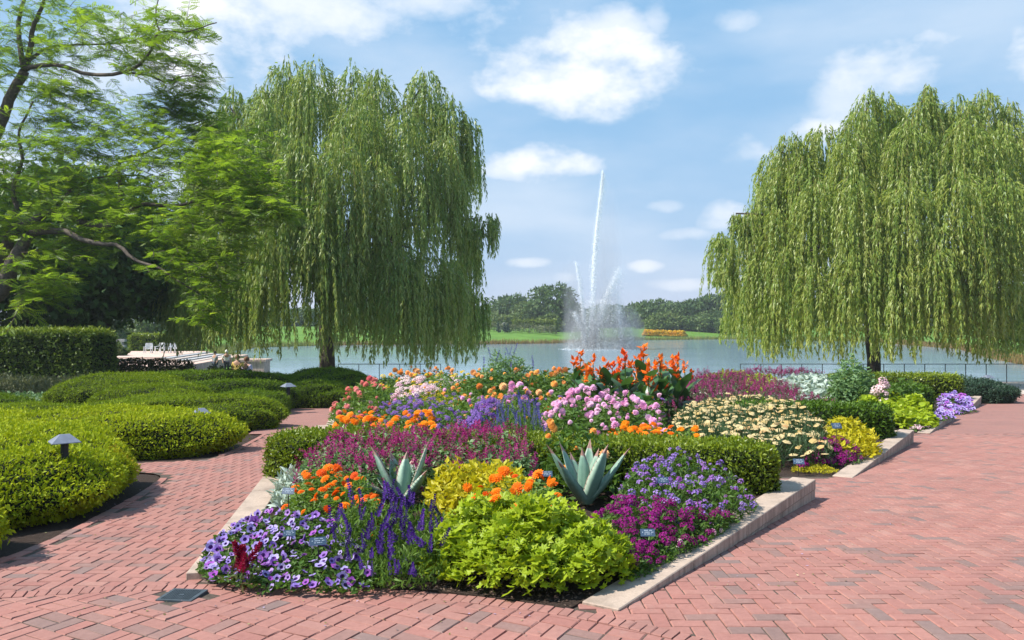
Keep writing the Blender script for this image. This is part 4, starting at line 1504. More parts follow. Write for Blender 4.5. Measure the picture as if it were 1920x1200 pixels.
# leaves
def lobed(n=5, depth=.45, cup=.12):
    V = [(0, 0, 0)]
    m_ = n * 2 + 1
    for k in range(m_):
        a = math.radians(-150 + 300 * k / (m_ - 1))
        r = (1.0 if k % 2 else 1 - depth) * (.72 + .28 * math.cos(a * .5))
        V.append((r * math.sin(a), r * math.cos(a) * .95 + .1, cup * (r - .3) * (1 if k % 2 else -.3)))
    Fs = np.array([(0, k + 1, k) for k in range(1, m_)])
    return np.array(V), [Fs]
LOBED = lobed(6, .40)
HEART = (np.array([(0, 0, 0), (.36, -.05, .06), (.5, .3, .08), (.32, .68, .03), (0, 1, -.08), (-.32, .68, .03), (-.5, .3, .08), (-.36, -.05, .06)]), [np.array([(0, 1, 2, 3), (0, 5, 6, 7), (0, 3, 4, 5)])])
OVATE = (np.array([(0, 0, 0), (.42, .35, .07), (.28, .72, .05), (0, 1, -.05), (-.28, .72, .05), (-.42, .35, .07), (0, .5, -.01)]), [np.array([(0, 1, 6, 5), (6, 1, 2, 3), (6, 3, 4, 5)])])
CURLY = (np.array([(0, 0, 0), (.5, .3, .14), (.3, .8, -.02), (0, 1.05, .12), (-.3, .8, -.06), (-.5, .3, .1), (0, .5, -.06)]), [np.array([(0, 1, 6, 5), (6, 1, 2, 3), (6, 3, 4, 5)])])

# foliage and petal colours
def lm(name, a, b_, c=None, trans=.35, rough=.45, by='attr', **k):
    return leafmat(name, [a, b_] + ([c] if c else []), trans=trans, rough=rough, by=by, **k)
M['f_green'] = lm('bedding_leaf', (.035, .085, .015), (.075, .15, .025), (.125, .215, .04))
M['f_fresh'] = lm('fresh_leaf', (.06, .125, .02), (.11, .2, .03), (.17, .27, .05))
M['f_dark'] = lm('dark_bedding_leaf', (.018, .05, .014), (.04, .09, .022), (.07, .13, .035))
M['f_lime'] = lm('chartreuse_leaf', (.16, .26, .012), (.30, .40, .018), (.42, .50, .035), trans=.38)
M['f_gold'] = lm('golden_leaf', (.28, .27, .010), (.46, .42, .014), (.60, .52, .04), trans=.38)
M['f_silver'] = lm('silver_leaf', (.22, .29, .24), (.36, .44, .37), (.50, .56, .50), trans=.15, rough=.7)
M['f_bluegreen'] = lm('blue_green_leaf', (.08, .17, .065), (.16, .28, .11), (.26, .39, .20))
M['f_yarrow'] = lm('yarrow_leaf', (.03, .07, .03), (.055, .105, .045), (.09, .14, .06))
M['f_burg'] = lm('burgundy_leaf', (.03, .07, .02), (.08, .13, .05), (.11, .06, .05))
PET = {}
def petal(name, *stops, by='obj', trans=.30):
    PET[name] = leafmat('petal_' + name, list(stops), trans=trans, rough=.6, spec=.15, by=by, tcol=(1.1, 1.0, 1.0))
petal('lavender', (.24, .14, .52), (.36, .26, .64), (.43, .35, .68), (.50, .43, .74), (.38, .08, .46), (.30, .20, .58))
petal('throat', (.07, .02, .16), (.11, .03, .2), trans=.1)
petal('violet', (.045, .015, .15), (.07, .022, .22), (.11, .04, .30))
petal('orange', (.80, .13, .004), (.86, .19, .004), (.88, .24, .006), (.74, .08, .004))
petal('orange2', (.88, .23, .004), (.90, .30, .006), (.84, .17, .004))
petal('peach', (.86, .38, .075), (.88, .45, .11), (.88, .33, .06), (.86, .52, .24))
petal('pink', (.80, .36, .60), (.82, .44, .66), (.84, .55, .70), (.72, .27, .53))
petal('rose', (.64, .12, .11), (.72, .22, .19), (.78, .34, .30), (.56, .07, .10))
petal('magenta', (.15, .004, .085), (.21, .007, .13), (.27, .012, .18), (.13, .004, .06))
petal('canna', (.86, .15, .006), (.88, .21, .008), (.84, .10, .01), (.88, .28, .03))
petal('straw', (.58, .39, .14), (.64, .47, .20), (.68, .54, .28), (.60, .34, .14))
petal('plume', (.24, .006, .035), (.36, .01, .06))
petal('blue', (.07, .06, .30), (.11, .09, .38), (.16, .12, .42))
for nm, st in (('burgundy_a', [(.15, .008, .055), (.25, .012, .10), (.34, .02, .16), (.40, .05, .22)]), ('mauve_a', [(.20, .10, .40), (.30, .19, .55), (.28, .05, .34), (.40, .30, .66), (.32, .09, .42)]),
               ('purple_a', [(.15, .06, .30), (.22, .11, .42), (.30, .18, .50), (.22, .04, .28)]), ('pinkpale_a', [(.74, .42, .52), (.80, .56, .60), (.82, .66, .64), (.66, .30, .46)]),
               ('maroon_a', [(.13, .012, .045), (.22, .018, .09), (.31, .03, .15), (.37, .07, .20)]), ('white_a', [(.7, .7, .66), (.8, .8, .76)]), ('yellow_a', [(.78, .52, .02), (.85, .62, .03)]), ('lavfar_a', [(.40, .26, .70), (.55, .42, .80), (.66, .55, .85)])):
    petal(nm, *st, by='attr')

def tmesh(tm, mats, name):
    t_ = MB()
    V, Fs = tm
    t_.add(V, [f for f, _ in Fs][:1], Fs[0][1])
    for f, m_ in Fs[1:]:
        t_.F.append((np.asarray(f, int), m_))
    return t_.mesh(name, mats)

def idw(q, pv):
    d2 = ((q[:, None, :2] - pv[None, :, :2]) ** 2).sum(-1) + .004
    w = 1 / d2 ** 1.2
    return (w * pv[None, :, 2]).sum(1) / w.sum(1)

def ell(px, y, hw_px, ry, py_top, wav=.12):
    """plan outline of a free-standing clump and the height of its top"""
    x = (px - 960) / F * y
    rx = hw_px / F * y
    z = EYE - (py_top - HOR) / F * y
    return [(0, x + rx * math.cos(a) * (1 + wav * math.sin(3 * a + px)), y + ry * math.sin(a), z) for a in np.linspace(0, 6.283, 14, endpoint=False)]

def drift(name, label, poly, base, leaf=None, blooms=(), cat='flowers', edge=.12, bump=.05, group=None, lowest=.3):
    """a planting: poly = outline (px, py, top height); leaf = (shape, length, width ratio, per m2, material, pitch);
    blooms = (shape, radius, count, material list, mode, part name, lift, lean) with mode 'each' or 'mass'"""
    pv = np.array([T(*v) if len(v) == 3 else v[1:] for v in poly])
    root = thing(name, label, cat, group)
    c = pv.mean(0)
    root.location = (c[0], c[1], base)
    org = np.array([c[0], c[1], base])
    area = poly_area(pv)
    def canopy(q):
        z = idw(q, pv)
        e = np.clip(edge_dist(q, pv) / edge, 0, 1)
        e = lowest + (1 - lowest) * np.sqrt(e)
        hh = np.maximum(z - base, .05)
        w3 = np.c_[q, np.zeros(len(q))]
        return base + hh * e + bump * wob(w3 + c, 4.0) + bump * .5 * wob(w3 - c, 11.0)
    if leaf:
        tm, L, wr, dens, mat, pitch = leaf
        n = int(area * dens)
        q = sample_poly(pv, n)
        zt = canopy(q)
        u = rng.random(n) ** .38
        z = base + np.maximum(zt - base, .03) * u
        a = rng.uniform(0, 6.283, n)
        pt = np.clip(rng.normal(pitch, .4, n), -.6, 1.4)
        D = np.c_[np.cos(a) * np.cos(pt), np.sin(a) * np.cos(pt), np.sin(pt)]
        Nn = unit(np.array([0, 0, 1.0]) + .55 * rng.normal(size=(n, 3)))
        s = L * rng.uniform(.55, 1.3, n)
        lv = MB()
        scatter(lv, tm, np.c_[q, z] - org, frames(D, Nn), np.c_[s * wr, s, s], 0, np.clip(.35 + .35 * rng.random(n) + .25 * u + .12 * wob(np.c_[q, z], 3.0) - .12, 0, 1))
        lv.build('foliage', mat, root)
    for bl in blooms:
        tm, r, cnt, mats, mode, pn, lift, lean = bl
        q = sample_poly(pv, cnt * 3)
        # spread out: drop the crowded ones
        keep = []
        md = .72 * math.sqrt(area / cnt)
        for k in range(len(q)):
            if len(keep) >= cnt:
                break
            if not keep or np.min(np.hypot(*(q[keep] - q[k]).T)) > md * rng.uniform(.25, 1.0):
                keep.append(k)
        q = q[keep]
        n = len(q)
        z = canopy(q) + lift * rng.uniform(.3, 1.3, n) if lift >= 0 else base + (canopy(q) - base) * rng.uniform(.45, 1.0, n) - lift * rng.random(n)
        Nn = unit(np.array([0, 0, 1.0]) + lean * rng.normal(size=(n, 3)) + lean * np.array([-.25, -.9, 0]))
        s = r * rng.uniform(.55, 1.28, n)
        pos = np.c_[q, z] - org
        Rm = zframes(Nn)
        if mode == 'each':
            mes = [tmesh(tm, mats, pn) for _ in range(1)]
            for k in range(min(n, 300)):
                place(pn, mes[0], root, pos[k], Rm[k], s[k])
            pos, Rm, s = pos[300:], Rm[300:], s[300:]
        if len(pos):
            t_ = MB()
            scatter(t_, tm, pos, Rm, s, 0, np.clip(rng.random(len(pos)) * .9 + .1 * wob(pos, 3), 0, 1))
            o = t_.build(pn, mats, root)
            o['kind'] = 'stuff'
    return root

ST = M['stem']
# ------------------------------------------------------------------ front bed
drift('petunia_planting', 'pale lavender petunias with dark throats spilling over the brick edging',
      [(368, 1062, .06), (392, 1000, .14), (455, 962, .2), (545, 940, .27), (640, 962, .28), (700, 1000, .22), (700, 1085, .1), (640, 1105, .04), (480, 1098, .04), (415, 1088, .04)], 0.0,
      (OVATE, .045, .62, 3400, M['f_green'], .3), [(PETUNIA, .031, 250, [PET['lavender'], PET['throat']], 'each', 'blossom', .025, .55)], edge=.16, bump=.025)
drift('violet_sage_planting', 'deep violet sage spikes in front of the first agave',
      [(600, 985, .30), (640, 935, .38), (740, 922, .42), (845, 935, .42), (835, 1010, .3), (800, 1085, .08), (720, 1100, .04), (665, 1060, .12)], 0.0,
      (LONG, .065, .2, 5200, M['f_fresh'], .75), [(FATSPIKE, .135, 66, [PET['violet'], ST], 'each', 'flower_spike', .04, .24), (FATSPIKE, .085, 36, [PET['violet'], ST], 'each', 'flower_spike', -.02, .4)], bump=.04)
drift('scented_geranium', 'mound of chartreuse lobed leaves at the front corner of the bed',
      [(0, .10 + .70 * math.cos(a_) + .05 * math.cos(3 * a_), 5.48 + .57 * math.sin(a_) - .05 * math.cos(a_), .47) for a_ in np.linspace(0, 6.283, 18, endpoint=False)], 0.0,
      (LOBED, .046, 1.0, 3100, M['f_lime'], .35), (), cat='plant', edge=.42, bump=.10, lowest=.10)
drift('zinnia_planting', 'bright orange zinnias left of the first agave',
      [(530, 925, .27), (560, 885, .36), (620, 868, .42), (700, 880, .42), (722, 930, .38), (690, 962, .32), (600, 950, .28)], 0.0,
      (OVATE, .06, .5, 2600, M['f_fresh'], .4), [(ZINNIA, .046, 58, [PET['orange']], 'each', 'blossom', .045, .4)], bump=.04)
drift('dusty_miller', 'silver-leaved dusty miller at the left edge of the front bed',
      [(508, 935, .1), (515, 890, .22), (550, 862, .3), (580, 880, .3), (565, 925, .22), (535, 950, .1)], 0.0,
      (LONG, .10, .28, 1800, M['f_silver'], .5), (), cat='plant', bump=.03)
drift('coleus_planting', 'golden-yellow coleus between the two agaves',
      [(800, 905, .33), (810, 868, .38), (880, 858, .42), (960, 866, .42), (1015, 890, .40), (1000, 930, .36), (900, 935, .33), (830, 935, .30)], 0.0,
      (CURLY, .085, .55, 1700, M['f_gold'], .45), (), cat='plant', bump=.06)
drift('zinnia_planting', 'vermilion zinnias between the agaves above the chartreuse mound',
      [(855, 930, .42), (890, 905, .44), (960, 892, .46), (1045, 885, .46), (1065, 915, .46), (1030, 950, .44), (940, 955, .44), (880, 955, .42)], 0.0,
      (OVATE, .06, .5, 1500, M['f_fresh'], .4), [(ZINNIA, .048, 34, [PET['orange']], 'each', 'blossom', .05, .45)], bump=.04)
drift('burgundy_sage_planting', 'wide drift of burgundy flowers in front of the box hedge',
      [(545, 885, .30), (560, 850, .40), (620, 808, .52), (740, 800, .56), (880, 800, .56), (1000, 808, .55), (1010, 862, .42), (880, 880, .36), (720, 880, .36), (610, 895, .30)], 0.0,
      (OVATE, .06, .6, 1500, M['f_bluegreen'], .3), [(SPRAY, .115, 470, [PET['burgundy_a'], ST], 'mass', 'blossoms', .0, .35)], bump=.05)
drift('dahlia_foliage', 'green leafy clump with peach buds behind the second agave',
      [(1000, 880, .30), (1000, 830, .46), (1040, 800, .56), (1110, 800, .58), (1155, 820, .50), (1160, 870, .36), (1080, 890, .30)], 0.0,
      (OVATE, .10, .55, 1100, M['f_green'], .25), [(CUSHION, .05, 7, [PET['peach']], 'each', 'blossom', .04, .5)], cat='plant', bump=.07)
drift('mauve_verbena_planting', 'mauve and lilac verbena in front of the box hedge',
      [(1150, 905, .32), (1180, 852, .44), (1260, 832, .50), (1360, 858, .42), (1412, 905, .24), (1420, 935, .12), (1350, 965, .16), (1230, 945, .28)], 0.0,
      (LONG, .055, .3, 3300, M['f_green'], .6), [(PUFF, .027, 150, [PET['mauve_a']], 'mass', 'blossoms', .04, .4)], bump=.05)
drift('magenta_verbena_planting', 'deep magenta blooms beside the front wedge wall',
      [(1095, 960, .30), (1130, 925, .34), (1250, 930, .32), (1330, 945, .22), (1392, 958, .08), (1330, 1005, .06), (1240, 1050, .06), (1190, 1075, .05), (1165, 1030, .18)], 0.0,
      (OVATE, .05, .5, 3000, M['f_green'], .4), [(CLUSTER, .036, 125, [PET['magenta']], 'each', 'blossom', .035, .45)], bump=.04)
drift('trailing_greenery', 'small trailing green leaves along the front wedge wall',
      [(1160, 1060, .10), (1250, 1010, .10), (1340, 975, .08), (1392, 955, .05), (1350, 1000, .03), (1260, 1045, .03), (1200, 1085, .03)], 0.0,
      (OVATE, .035, .6, 3600, M['f_fresh'], .3), [(PUFF, .02, 14, [PET['pinkpale_a']], 'mass', 'blossoms', .03, .4)], cat='plant', bump=.02)
# one dark red plume among the petunias
pl = thing('celosia_plume', 'single wine-red feathery plume among the lavender petunias', 'flower')
c = T(455, 1045, .20)
pl.location = (c[0], c[1], 0)
t_ = MB()
for k in range(5):
    scatter(t_, spike_shape(16, 5, .22, .1, .14), np.array([(rng.normal(0, .035), rng.normal(0, .03), .12)]), zframes(np.array([(rng.normal(.25, .3), rng.normal(0, .2), 1)])), np.array([rng.uniform(.13, .2)]), 0)
t_.build('plume', [leafmat('plume_red', [(.20, .004, .03), (.32, .01, .06)], trans=.2), ST], pl)
t_ = MB()
n = 40
leaf_shell(t_, np.c_[rng.normal(0, .05, (n, 2)), rng.uniform(.02, .16, n)], rand_dirs(n, .4), .06, .02, .7)
t_.build('foliage', leafmat('plume_leaf', [(.12, .03, .03), (.1, .16, .04)]), pl)

# agaves
M['agave'] = None
m, nt, out = new_mat('agave_leaf')
a = nt.nodes.new('ShaderNodeAttribute')
a.attribute_name = 'tint'
pos = world_pos(nt)
base_c = ramp(nt, a.outputs['Fac'], [(0, (.13, .25, .19)), (.55, (.21, .34, .26)), (.9, (.36, .45, .36)), (1.0, (.34, .19, .16))])
base_c = mix_col(nt, .5, base_c, ramp(nt, noise(nt, 22, 4, .6, pos), [(.3, (.75, .8, .8)), (.7, (1.2, 1.15, 1.15))]), 'MULTIPLY')
b = nt.nodes.new('ShaderNodeBsdfPrincipled')
b.inputs['Roughness'].default_value = .5
mpa = nt.nodes.new('ShaderNodeMapping')
mpa.inputs['Scale'].default_value = (60, 60, 5)
link(nt, pos, mpa.inputs[0])
base_c = mix_col(nt, .55, base_c, ramp(nt, noise(nt, 1.0, 5, .65, mpa.outputs[0]), [(.3, (.72, .74, .74)), (.7, (1.22, 1.2, 1.18))]), 'MULTIPLY')
link(nt, base_c, b.inputs['Base Color'])
link(nt, b.outputs[0], out.inputs[0])
M['agave'] = m

def agave(label, px, py, z, tips, width=.108):
    root = thing('agave', label, 'plant')
    c = T(px, py, z)
    root.location = (c[0], c[1], 0)
    for (tx, ty, tdy, wsc) in tips:
        tip = P(tx, ty, c[1] + tdy) - np.array([c[0], c[1], 0])
        out_ = unit(np.array([tip[0], tdy, 0.0]) + np.array([1e-3, -1e-3, 0]))
        st = out_ * .035 + np.array([0, 0, .05])
        mid = st * .45 + tip * .55 + out_ * .01 * np.linalg.norm(tip) + np.array([0, 0, -.03 * (1 - tip[2])])
        ax = spline([st, mid, tip], 14)
        ax[-4:] += out_ * (np.linspace(0, 1, 4) ** 2)[:, None] * .012
        dv = unit(np.gradient(ax, axis=0))
        sidev = unit(np.cross(dv, out_ + np.array([0, 0, .15])))
        nrm = np.cross(sidev, dv)
        s = np.linspace(0, 1, 14)
        w = width * wsc * np.interp(s, [0, .12, .4, .65, .9, 1], [.75, .95, 1.0, .75, .2, .02])
        prof = np.array([(-1, .34), (-.55, .06), (0, -.06), (.55, .06), (1, .34), (.5, -.16), (0, -.30), (-.5, -.16)])
        V = ax[:, None] + w[:, None, None] * (prof[None, :, :1] * sidev[:, None] - prof[None, :, 1:] * nrm[:, None] * np.sign((nrm @ out_)[:, None, None] + 1e-6))
        tint = np.tile(np.array([.95, .45, .5, .45, .95, .3, .3, .3]), (14, 1)) * np.ones((14, 8))
        tint += .18 * np.sin(np.arange(8) * 2.0 + tx)
        tint[-3:] = 1.0
        i, j = np.meshgrid(np.arange(13), np.arange(8), indexing='ij')
        Fq = np.stack([i * 8 + j, i * 8 + (j + 1) % 8, (i + 1) * 8 + (j + 1) % 8, (i + 1) * 8 + j], -1).reshape(-1, 4)
        t_ = MB()
        t_.add(V.reshape(-1, 3), [Fq], 0, np.clip(tint, 0, 1).ravel())
        # marginal spines
        k = np.arange(1, 12)
        for sgn, col_ in ((-1, 0), (1, 4)):
            pts = V[k, col_]
            t3 = np.stack([pts - dv[k] * .004, pts + dv[k] * .004, pts + sgn * sidev[k] * .006], 1)
            t_.add(t3.reshape(-1, 3), [np.arange(33).reshape(-1, 3)], 0, 1.0)
        t_.build('leaf', M['agave'], root, smooth=True)
    return root
agave('grey-green agave rising from the violet sage', 757, 950, 0.0,
      [(696, 834, -.05, 1.05), (733, 846, .14, .85), (762, 845, -.02, 1.0), (805, 822, .02, .85), (640, 878, -.22, .8), (702, 880, .25, .8), (775, 858, .25, .9), (722, 905, -.30, .7), (800, 880, -.2, .7)])
agave('wider grey-green agave at the right, beside the magenta blooms', 1098, 952, 0.0,
      [(1026, 832, -.12, 1.0), (1050, 828, .16, .8), (1106, 823, .16, .8), (1121, 840, .05, 1.0), (1139, 832, -.18, 1.2), (1180, 838, -.02, .95), (1092, 838, -.05, .85), (1046, 862, -.28, .9), (1160, 868, .2, .8), (1070, 848, .25, .8)], .088)

# ------------------------------------------------------------------ second bed
Z2, Z3, Z4 = -.29, -.615, -.965
drift('zinnia_planting', 'row of orange zinnias behind the left half of the box hedge',
      [(625, 800, .20), (628, 772, .22), (700, 782, .26), (820, 780, .26), (826, 806, .24), (720, 812, .20)], Z2,
      (OVATE, .075, .5, 700, M['f_fresh'], .4), [(ZINNIA, .066, 80, [PET['orange2']], 'each', 'blossom', .06, .45)], bump=.05)
drift('tall_zinnia_planting', 'tall bushy zinnias with dusty red heads at the left bed edge',
      [(618, 790, -.05), (622, 740, .32), (655, 708, .62), (715, 700, .68), (740, 712, .62), (735, 755, .28), (700, 790, .0)], Z2,
      (OVATE, .10, .45, 900, M['f_fresh'], .35), [(CUSHION, .062, 42, [PET['rose']], 'each', 'blossom', .07, .4)], edge=.4, bump=.09)
drift('purple_ageratum_planting', 'purple drift of fluffy flowers behind the orange zinnia row',
      [(690, 790, .12), (705, 755, .22), (760, 742, .28), (830, 752, .26), (880, 772, .24), (910, 800, .2), (830, 805, .2), (760, 798, .16)], Z2,
      (OVATE, .075, .55, 800, M['f_green'], .35), [(CLUSTER, .045, 170, [PET['purple_a']], 'mass', 'blossoms', .03, .45)], bump=.09)
drift('purple_verbena_planting', 'narrow strip of red-violet verbena left of the blue sage',
      [(855, 808, .2), (880, 765, .26), (925, 745, .3), (945, 752, .3), (915, 790, .24), (900, 812, .2)], Z2,
      (OVATE, .07, .5, 600, M['f_dark'], .35), [(CLUSTER, .05, 120, [PET['purple_a']], 'mass', 'blossoms', .04, .45)], bump=.06)
drift('blue_sage_planting', 'blue sage spikes behind the middle of the box hedge',
      [(905, 812, .2), (930, 765, .34), (1000, 760, .36), (1030, 785, .3), (1020, 812, .2)], Z2,
      (LONG, .09, .2, 1100, M['f_green'], .7), [(SPIKE, .22, 54, [PET['blue'], ST], 'each', 'flower_spike', .03, .18)], bump=.05)
drift('pink_dahlia_planting', 'large pink dahlias massed left of the straw-coloured yarrow',
      [(1010, 800, .15), (1020, 752, .42), (1060, 725, .55), (1110, 735, .5), (1180, 735, .5), (1245, 752, .42), (1255, 792, .2), (1180, 806, .12), (1100, 806, .12)], Z2,
      (OVATE, .10, .5, 750, M['f_green'], .3), [(CUSHION, .064, 125, [PET['pink']], 'each', 'blossom', .07, .5)], edge=.3, bump=.10)
drift('zinnia_planting', 'row of orange zinnias behind the right half of the box hedge',
      [(1120, 815, .14), (1150, 798, .16), (1250, 798, .18), (1318, 800, .2), (1322, 820, .16), (1200, 822, .12)], Z2,
      (OVATE, .075, .5, 700, M['f_fresh'], .4), [(ZINNIA, .062, 46, [PET['orange2']], 'each', 'blossom', .05, .45)], bump=.05)
drift('yarrow_planting', 'straw and peach flat-topped yarrow in a wide drift',
      [(1255, 800, .12), (1265, 765, .2), (1320, 745, .26), (1420, 742, .26), (1500, 755, .24), (1560, 790, .16), (1560, 832, .06), (1470, 835, .06), (1340, 822, .08)], Z2,
      (LONG, .13, .12, 1500, M['f_yarrow'], .9), [(UMBEL, .052, 560, [PET['straw'], ST], 'each', 'flower_head', .05, .22)], edge=.2, bump=.07)
drift('coleus_planting', 'bright yellow coleus spilling toward the second wedge wall',
      [(1535, 800, .16), (1545, 780, .2), (1600, 775, .2), (1640, 800, .08), (1650, 835, -.1), (1620, 850, -.18), (1580, 830, .0)], Z2,
      (CURLY, .095, .6, 1000, M['f_gold'], .4), (), cat='plant', bump=.05)
drift('magenta_verbena_planting', 'deep magenta blooms on the second bed by the yellow coleus',
      [(1500, 855, -.06), (1520, 820, .04), (1570, 810, .06), (1605, 830, -.04), (1622, 858, -.2), (1580, 870, -.25), (1530, 868, -.2)], Z2,
      (OVATE, .06, .5, 1300, M['f_green'], .4), [(CLUSTER, .05, 90, [PET['magenta']], 'each', 'blossom', .03, .45)], bump=.04)
drift('golden_sedum', 'low yellow sedum carpet at the corner of the second bed',
      [(1482, 884, -.27), (1490, 864, -.2), (1540, 866, -.2), (1572, 880, -.25), (1555, 890, -.28)], Z2,
      (LONG, .03, .35, 5000, M['f_gold'], .6), (), cat='plant', bump=.012)
# ------------------------------------------------------------------ third bed and beyond
drift('golden_groundcover', 'flat patch of yellow-lime foliage behind the purple drift',
      [(745, 752, -.12), (770, 732, -.08), (840, 728, -.08), (872, 745, -.1), (850, 772, -.15), (790, 768, -.15)], Z3,
      (CURLY, .09, .5, 500, M['f_gold'], .4), (), cat='plant', bump=.06)
drift('peach_dahlia_planting', 'bushy plants with peach-orange ball dahlias at the bed centre',
      [(835, 760, -.1), (835, 712, .28), (880, 690, .5), (960, 700, .45), (1040, 690, .5), (1110, 700, .45), (1115, 735, .15), (1040, 765, -.05), (940, 775, -.1), (880, 775, -.1)], Z3,
      (OVATE, .15, .5, 360, M['f_green'], .3), [(CUSHION, .088, 95, [PET['peach']], 'each', 'blossom', .14, .6)], edge=.6, bump=.16)
drift('pink_dahlia_planting', 'cluster of large mauve-pink dahlias amid the peach ones',
      [(945, 745, .2), (950, 712, .42), (985, 708, .45), (1000, 725, .35), (985, 750, .2)], Z2,
      (OVATE, .12, .5, 500, M['f_green'], .3), [(CUSHION, .10, 14, [PET['pink']], 'each', 'blossom', .08, .5)], edge=.3)
drift('pale_pink_planting', 'pale pink flowers behind the tall red-headed zinnias',
      [(735, 742, -.1), (745, 716, .08), (800, 712, .12), (825, 730, .0), (790, 748, -.1)], Z3,
      (OVATE, .09, .5, 400, M['f_green'], .3), [(CLUSTER, .085, 110, [PET['pinkpale_a']], 'mass', 'blossoms', .05, .4)], bump=.1)
drift('silver_foliage', 'silvery leaves left of the peach dahlias',
      [(790, 722, -.05), (810, 706, .05), (865, 704, .06), (875, 722, -.05), (840, 732, -.15)], Z3,
      (HEART, .14, .8, 260, M['f_silver'], .3), [(CLUSTER, .08, 26, [PET['pinkpale_a']], 'mass', 'blossoms', .05, .4)], cat='plant', bump=.1)
drift('copper_zinnia_planting', 'coppery flowers in front of the dark shore shrubs at the left',
      [(715, 716, -.2), (735, 700, -.02), (790, 696, .05), (850, 692, .1), (860, 704, -.05), (790, 716, -.2)], Z4,
      (OVATE, .12, .5, 300, M['f_green'], .4), [(CUSHION, .09, 46, [PET['peach']], 'each', 'blossom', .16, .5)], bump=.12)
drift('tall_blue_sage', 'tall blue-green sage stems standing against the lake',
      ell(955, 20.6, 60, .7, 674), Z3,
      (LONG, .13, .3, 2200, M['f_bluegreen'], .3), [(SPIKE, .34, 13, [PET['blue'], ST], 'each', 'flower_spike', .12, .22)], edge=.45, bump=.28, lowest=.3)
drift('maroon_amaranth_planting', 'long maroon and rose drift beyond the yarrow',
      [(1150, 760, -.05), (1200, 730, .05), (1290, 704, .06), (1400, 698, .0), (1470, 714, .02), (1510, 738, .05), (1575, 752, .05), (1560, 770, -.05), (1390, 762, -.05), (1270, 765, -.05)], Z3,
      (OVATE, .09, .5, 260, M['f_burg'], .3), [(SPRAY, .16, 1000, [PET['maroon_a'], ST], 'mass', 'blossoms', .0, .35)], bump=.08)
drift('maroon_amaranth_planting', 'thin far band of maroon flowers along the lake edge',
      [(1395, 700, -.4), (1410, 693, -.3), (1500, 694, -.3), (1560, 698, -.35), (1480, 704, -.45)], Z4,
      (OVATE, .12, .5, 120, M['f_burg'], .3), [(SPRAY, .2, 200, [PET['maroon_a'], ST], 'mass', 'blossoms', .0, .35)], bump=.08)
drift('lime_coleus_planting', 'lime-green foliage between the maroon drift and silver leaves',
      [(1395, 735, -.15), (1390, 712, .0), (1420, 700, .05), (1455, 704, .05), (1460, 728, -.1), (1430, 742, -.2)], Z3,
      (CURLY, .14, .6, 300, M['f_lime'], .35), (), cat='plant', bump=.09)
drift('lime_coleus_planting', 'low lime foliage along the lake side behind the cannas',
      [(1290, 708, -.3), (1320, 698, -.2), (1400, 692, -.15), (1405, 700, -.25), (1340, 710, -.35)], Z4,
      (CURLY, .16, .6, 200, M['f_lime'], .35), (), cat='plant', bump=.09)
drift('lambs_ear_planting', 'broad patch of pale silver-green leaves right of the maroon drift',
      [(1425, 745, -.25), (1450, 712, -.02), (1500, 702, .05), (1555, 706, .05), (1570, 740, -.15), (1510, 756, -.25)], Z3,
      (HEART, .17, .8, 460, M['f_silver'], .3), (), cat='plant', bump=.08)
drift('leafy_shrub', 'tall green leafy bush against the lake, left of the second willow trunk',
      ell(1600, 20.5, 48, .65, 668), Z3,
      (OVATE, .13, .55, 1300, M['f_bluegreen'], .35), (), cat='shrub', edge=.55, bump=.16, lowest=.2)
drift('phlox_clump', 'pale pink phlox heads in front of the second willow trunk',
      ell(1652, 19.8, 17, .3, 694), Z3,
      (LONG, .12, .25, 900, M['f_green'], .4), [(CLUSTER, .11, 20, [PET['pinkpale_a']], 'mass', 'blossoms', -.05, .4)], edge=.2, bump=.1)
drift('leafy_shrub', 'smaller green leafy bush right of the second willow trunk',
      ell(1692, 20.2, 34, .5, 706), Z3,
      (OVATE, .13, .5, 1300, M['f_green'], .35), (), cat='shrub', edge=.5, bump=.14)
drift('lime_vine', 'heart-leaved lime vine tumbling over the third bed',
      [(1600, 748, -.12), (1630, 728, .02), (1700, 726, .05), (1735, 742, -.02), (1758, 776, -.34), (1742, 794, -.5), (1700, 792, -.42), (1680, 770, -.2)], Z3,
      (HEART, .14, .85, 620, M['f_lime'], .1), (), cat='plant', bump=.07)
drift('white_pink_planting', 'tiny pale pink flowers under the lime vine by the third wall',
      [(1700, 805, -.58), (1712, 785, -.45), (1740, 790, -.5), (1748, 800, -.58), (1720, 810, -.6)], Z3,
      (OVATE, .06, .5, 1000, M['f_green'], .4), [(PUFF, .04, 40, [PET['pinkpale_a']], 'mass', 'blossoms', .03, .4)], bump=.03)
drift('petunia_planting', 'lavender petunias trailing over the third wedge wall end',
      [(1745, 785, -.5), (1752, 768, -.4), (1782, 766, -.42), (1790, 780, -.55), (1770, 790, -.6)], Z3,
      (OVATE, .06, .5, 800, M['f_green'], .4), [(PETUNIA, .055, 60, [PET['lavender'], PET['throat']], 'each', 'blossom', .03, .5)], bump=.03)
drift('petunia_planting', 'mass of lavender petunias at the far corner of the beds',
      [(1762, 775, -.85), (1758, 740, -.55), (1790, 732, -.5), (1822, 748, -.65), (1828, 766, -.85), (1800, 778, -.92)], Z4,
      (OVATE, .08, .5, 500, M['f_green'], .4), [(PETUNIA, .075, 190, [PET['lavender'], PET['throat']], 'each', 'blossom', .04, .5)], bump=.06)

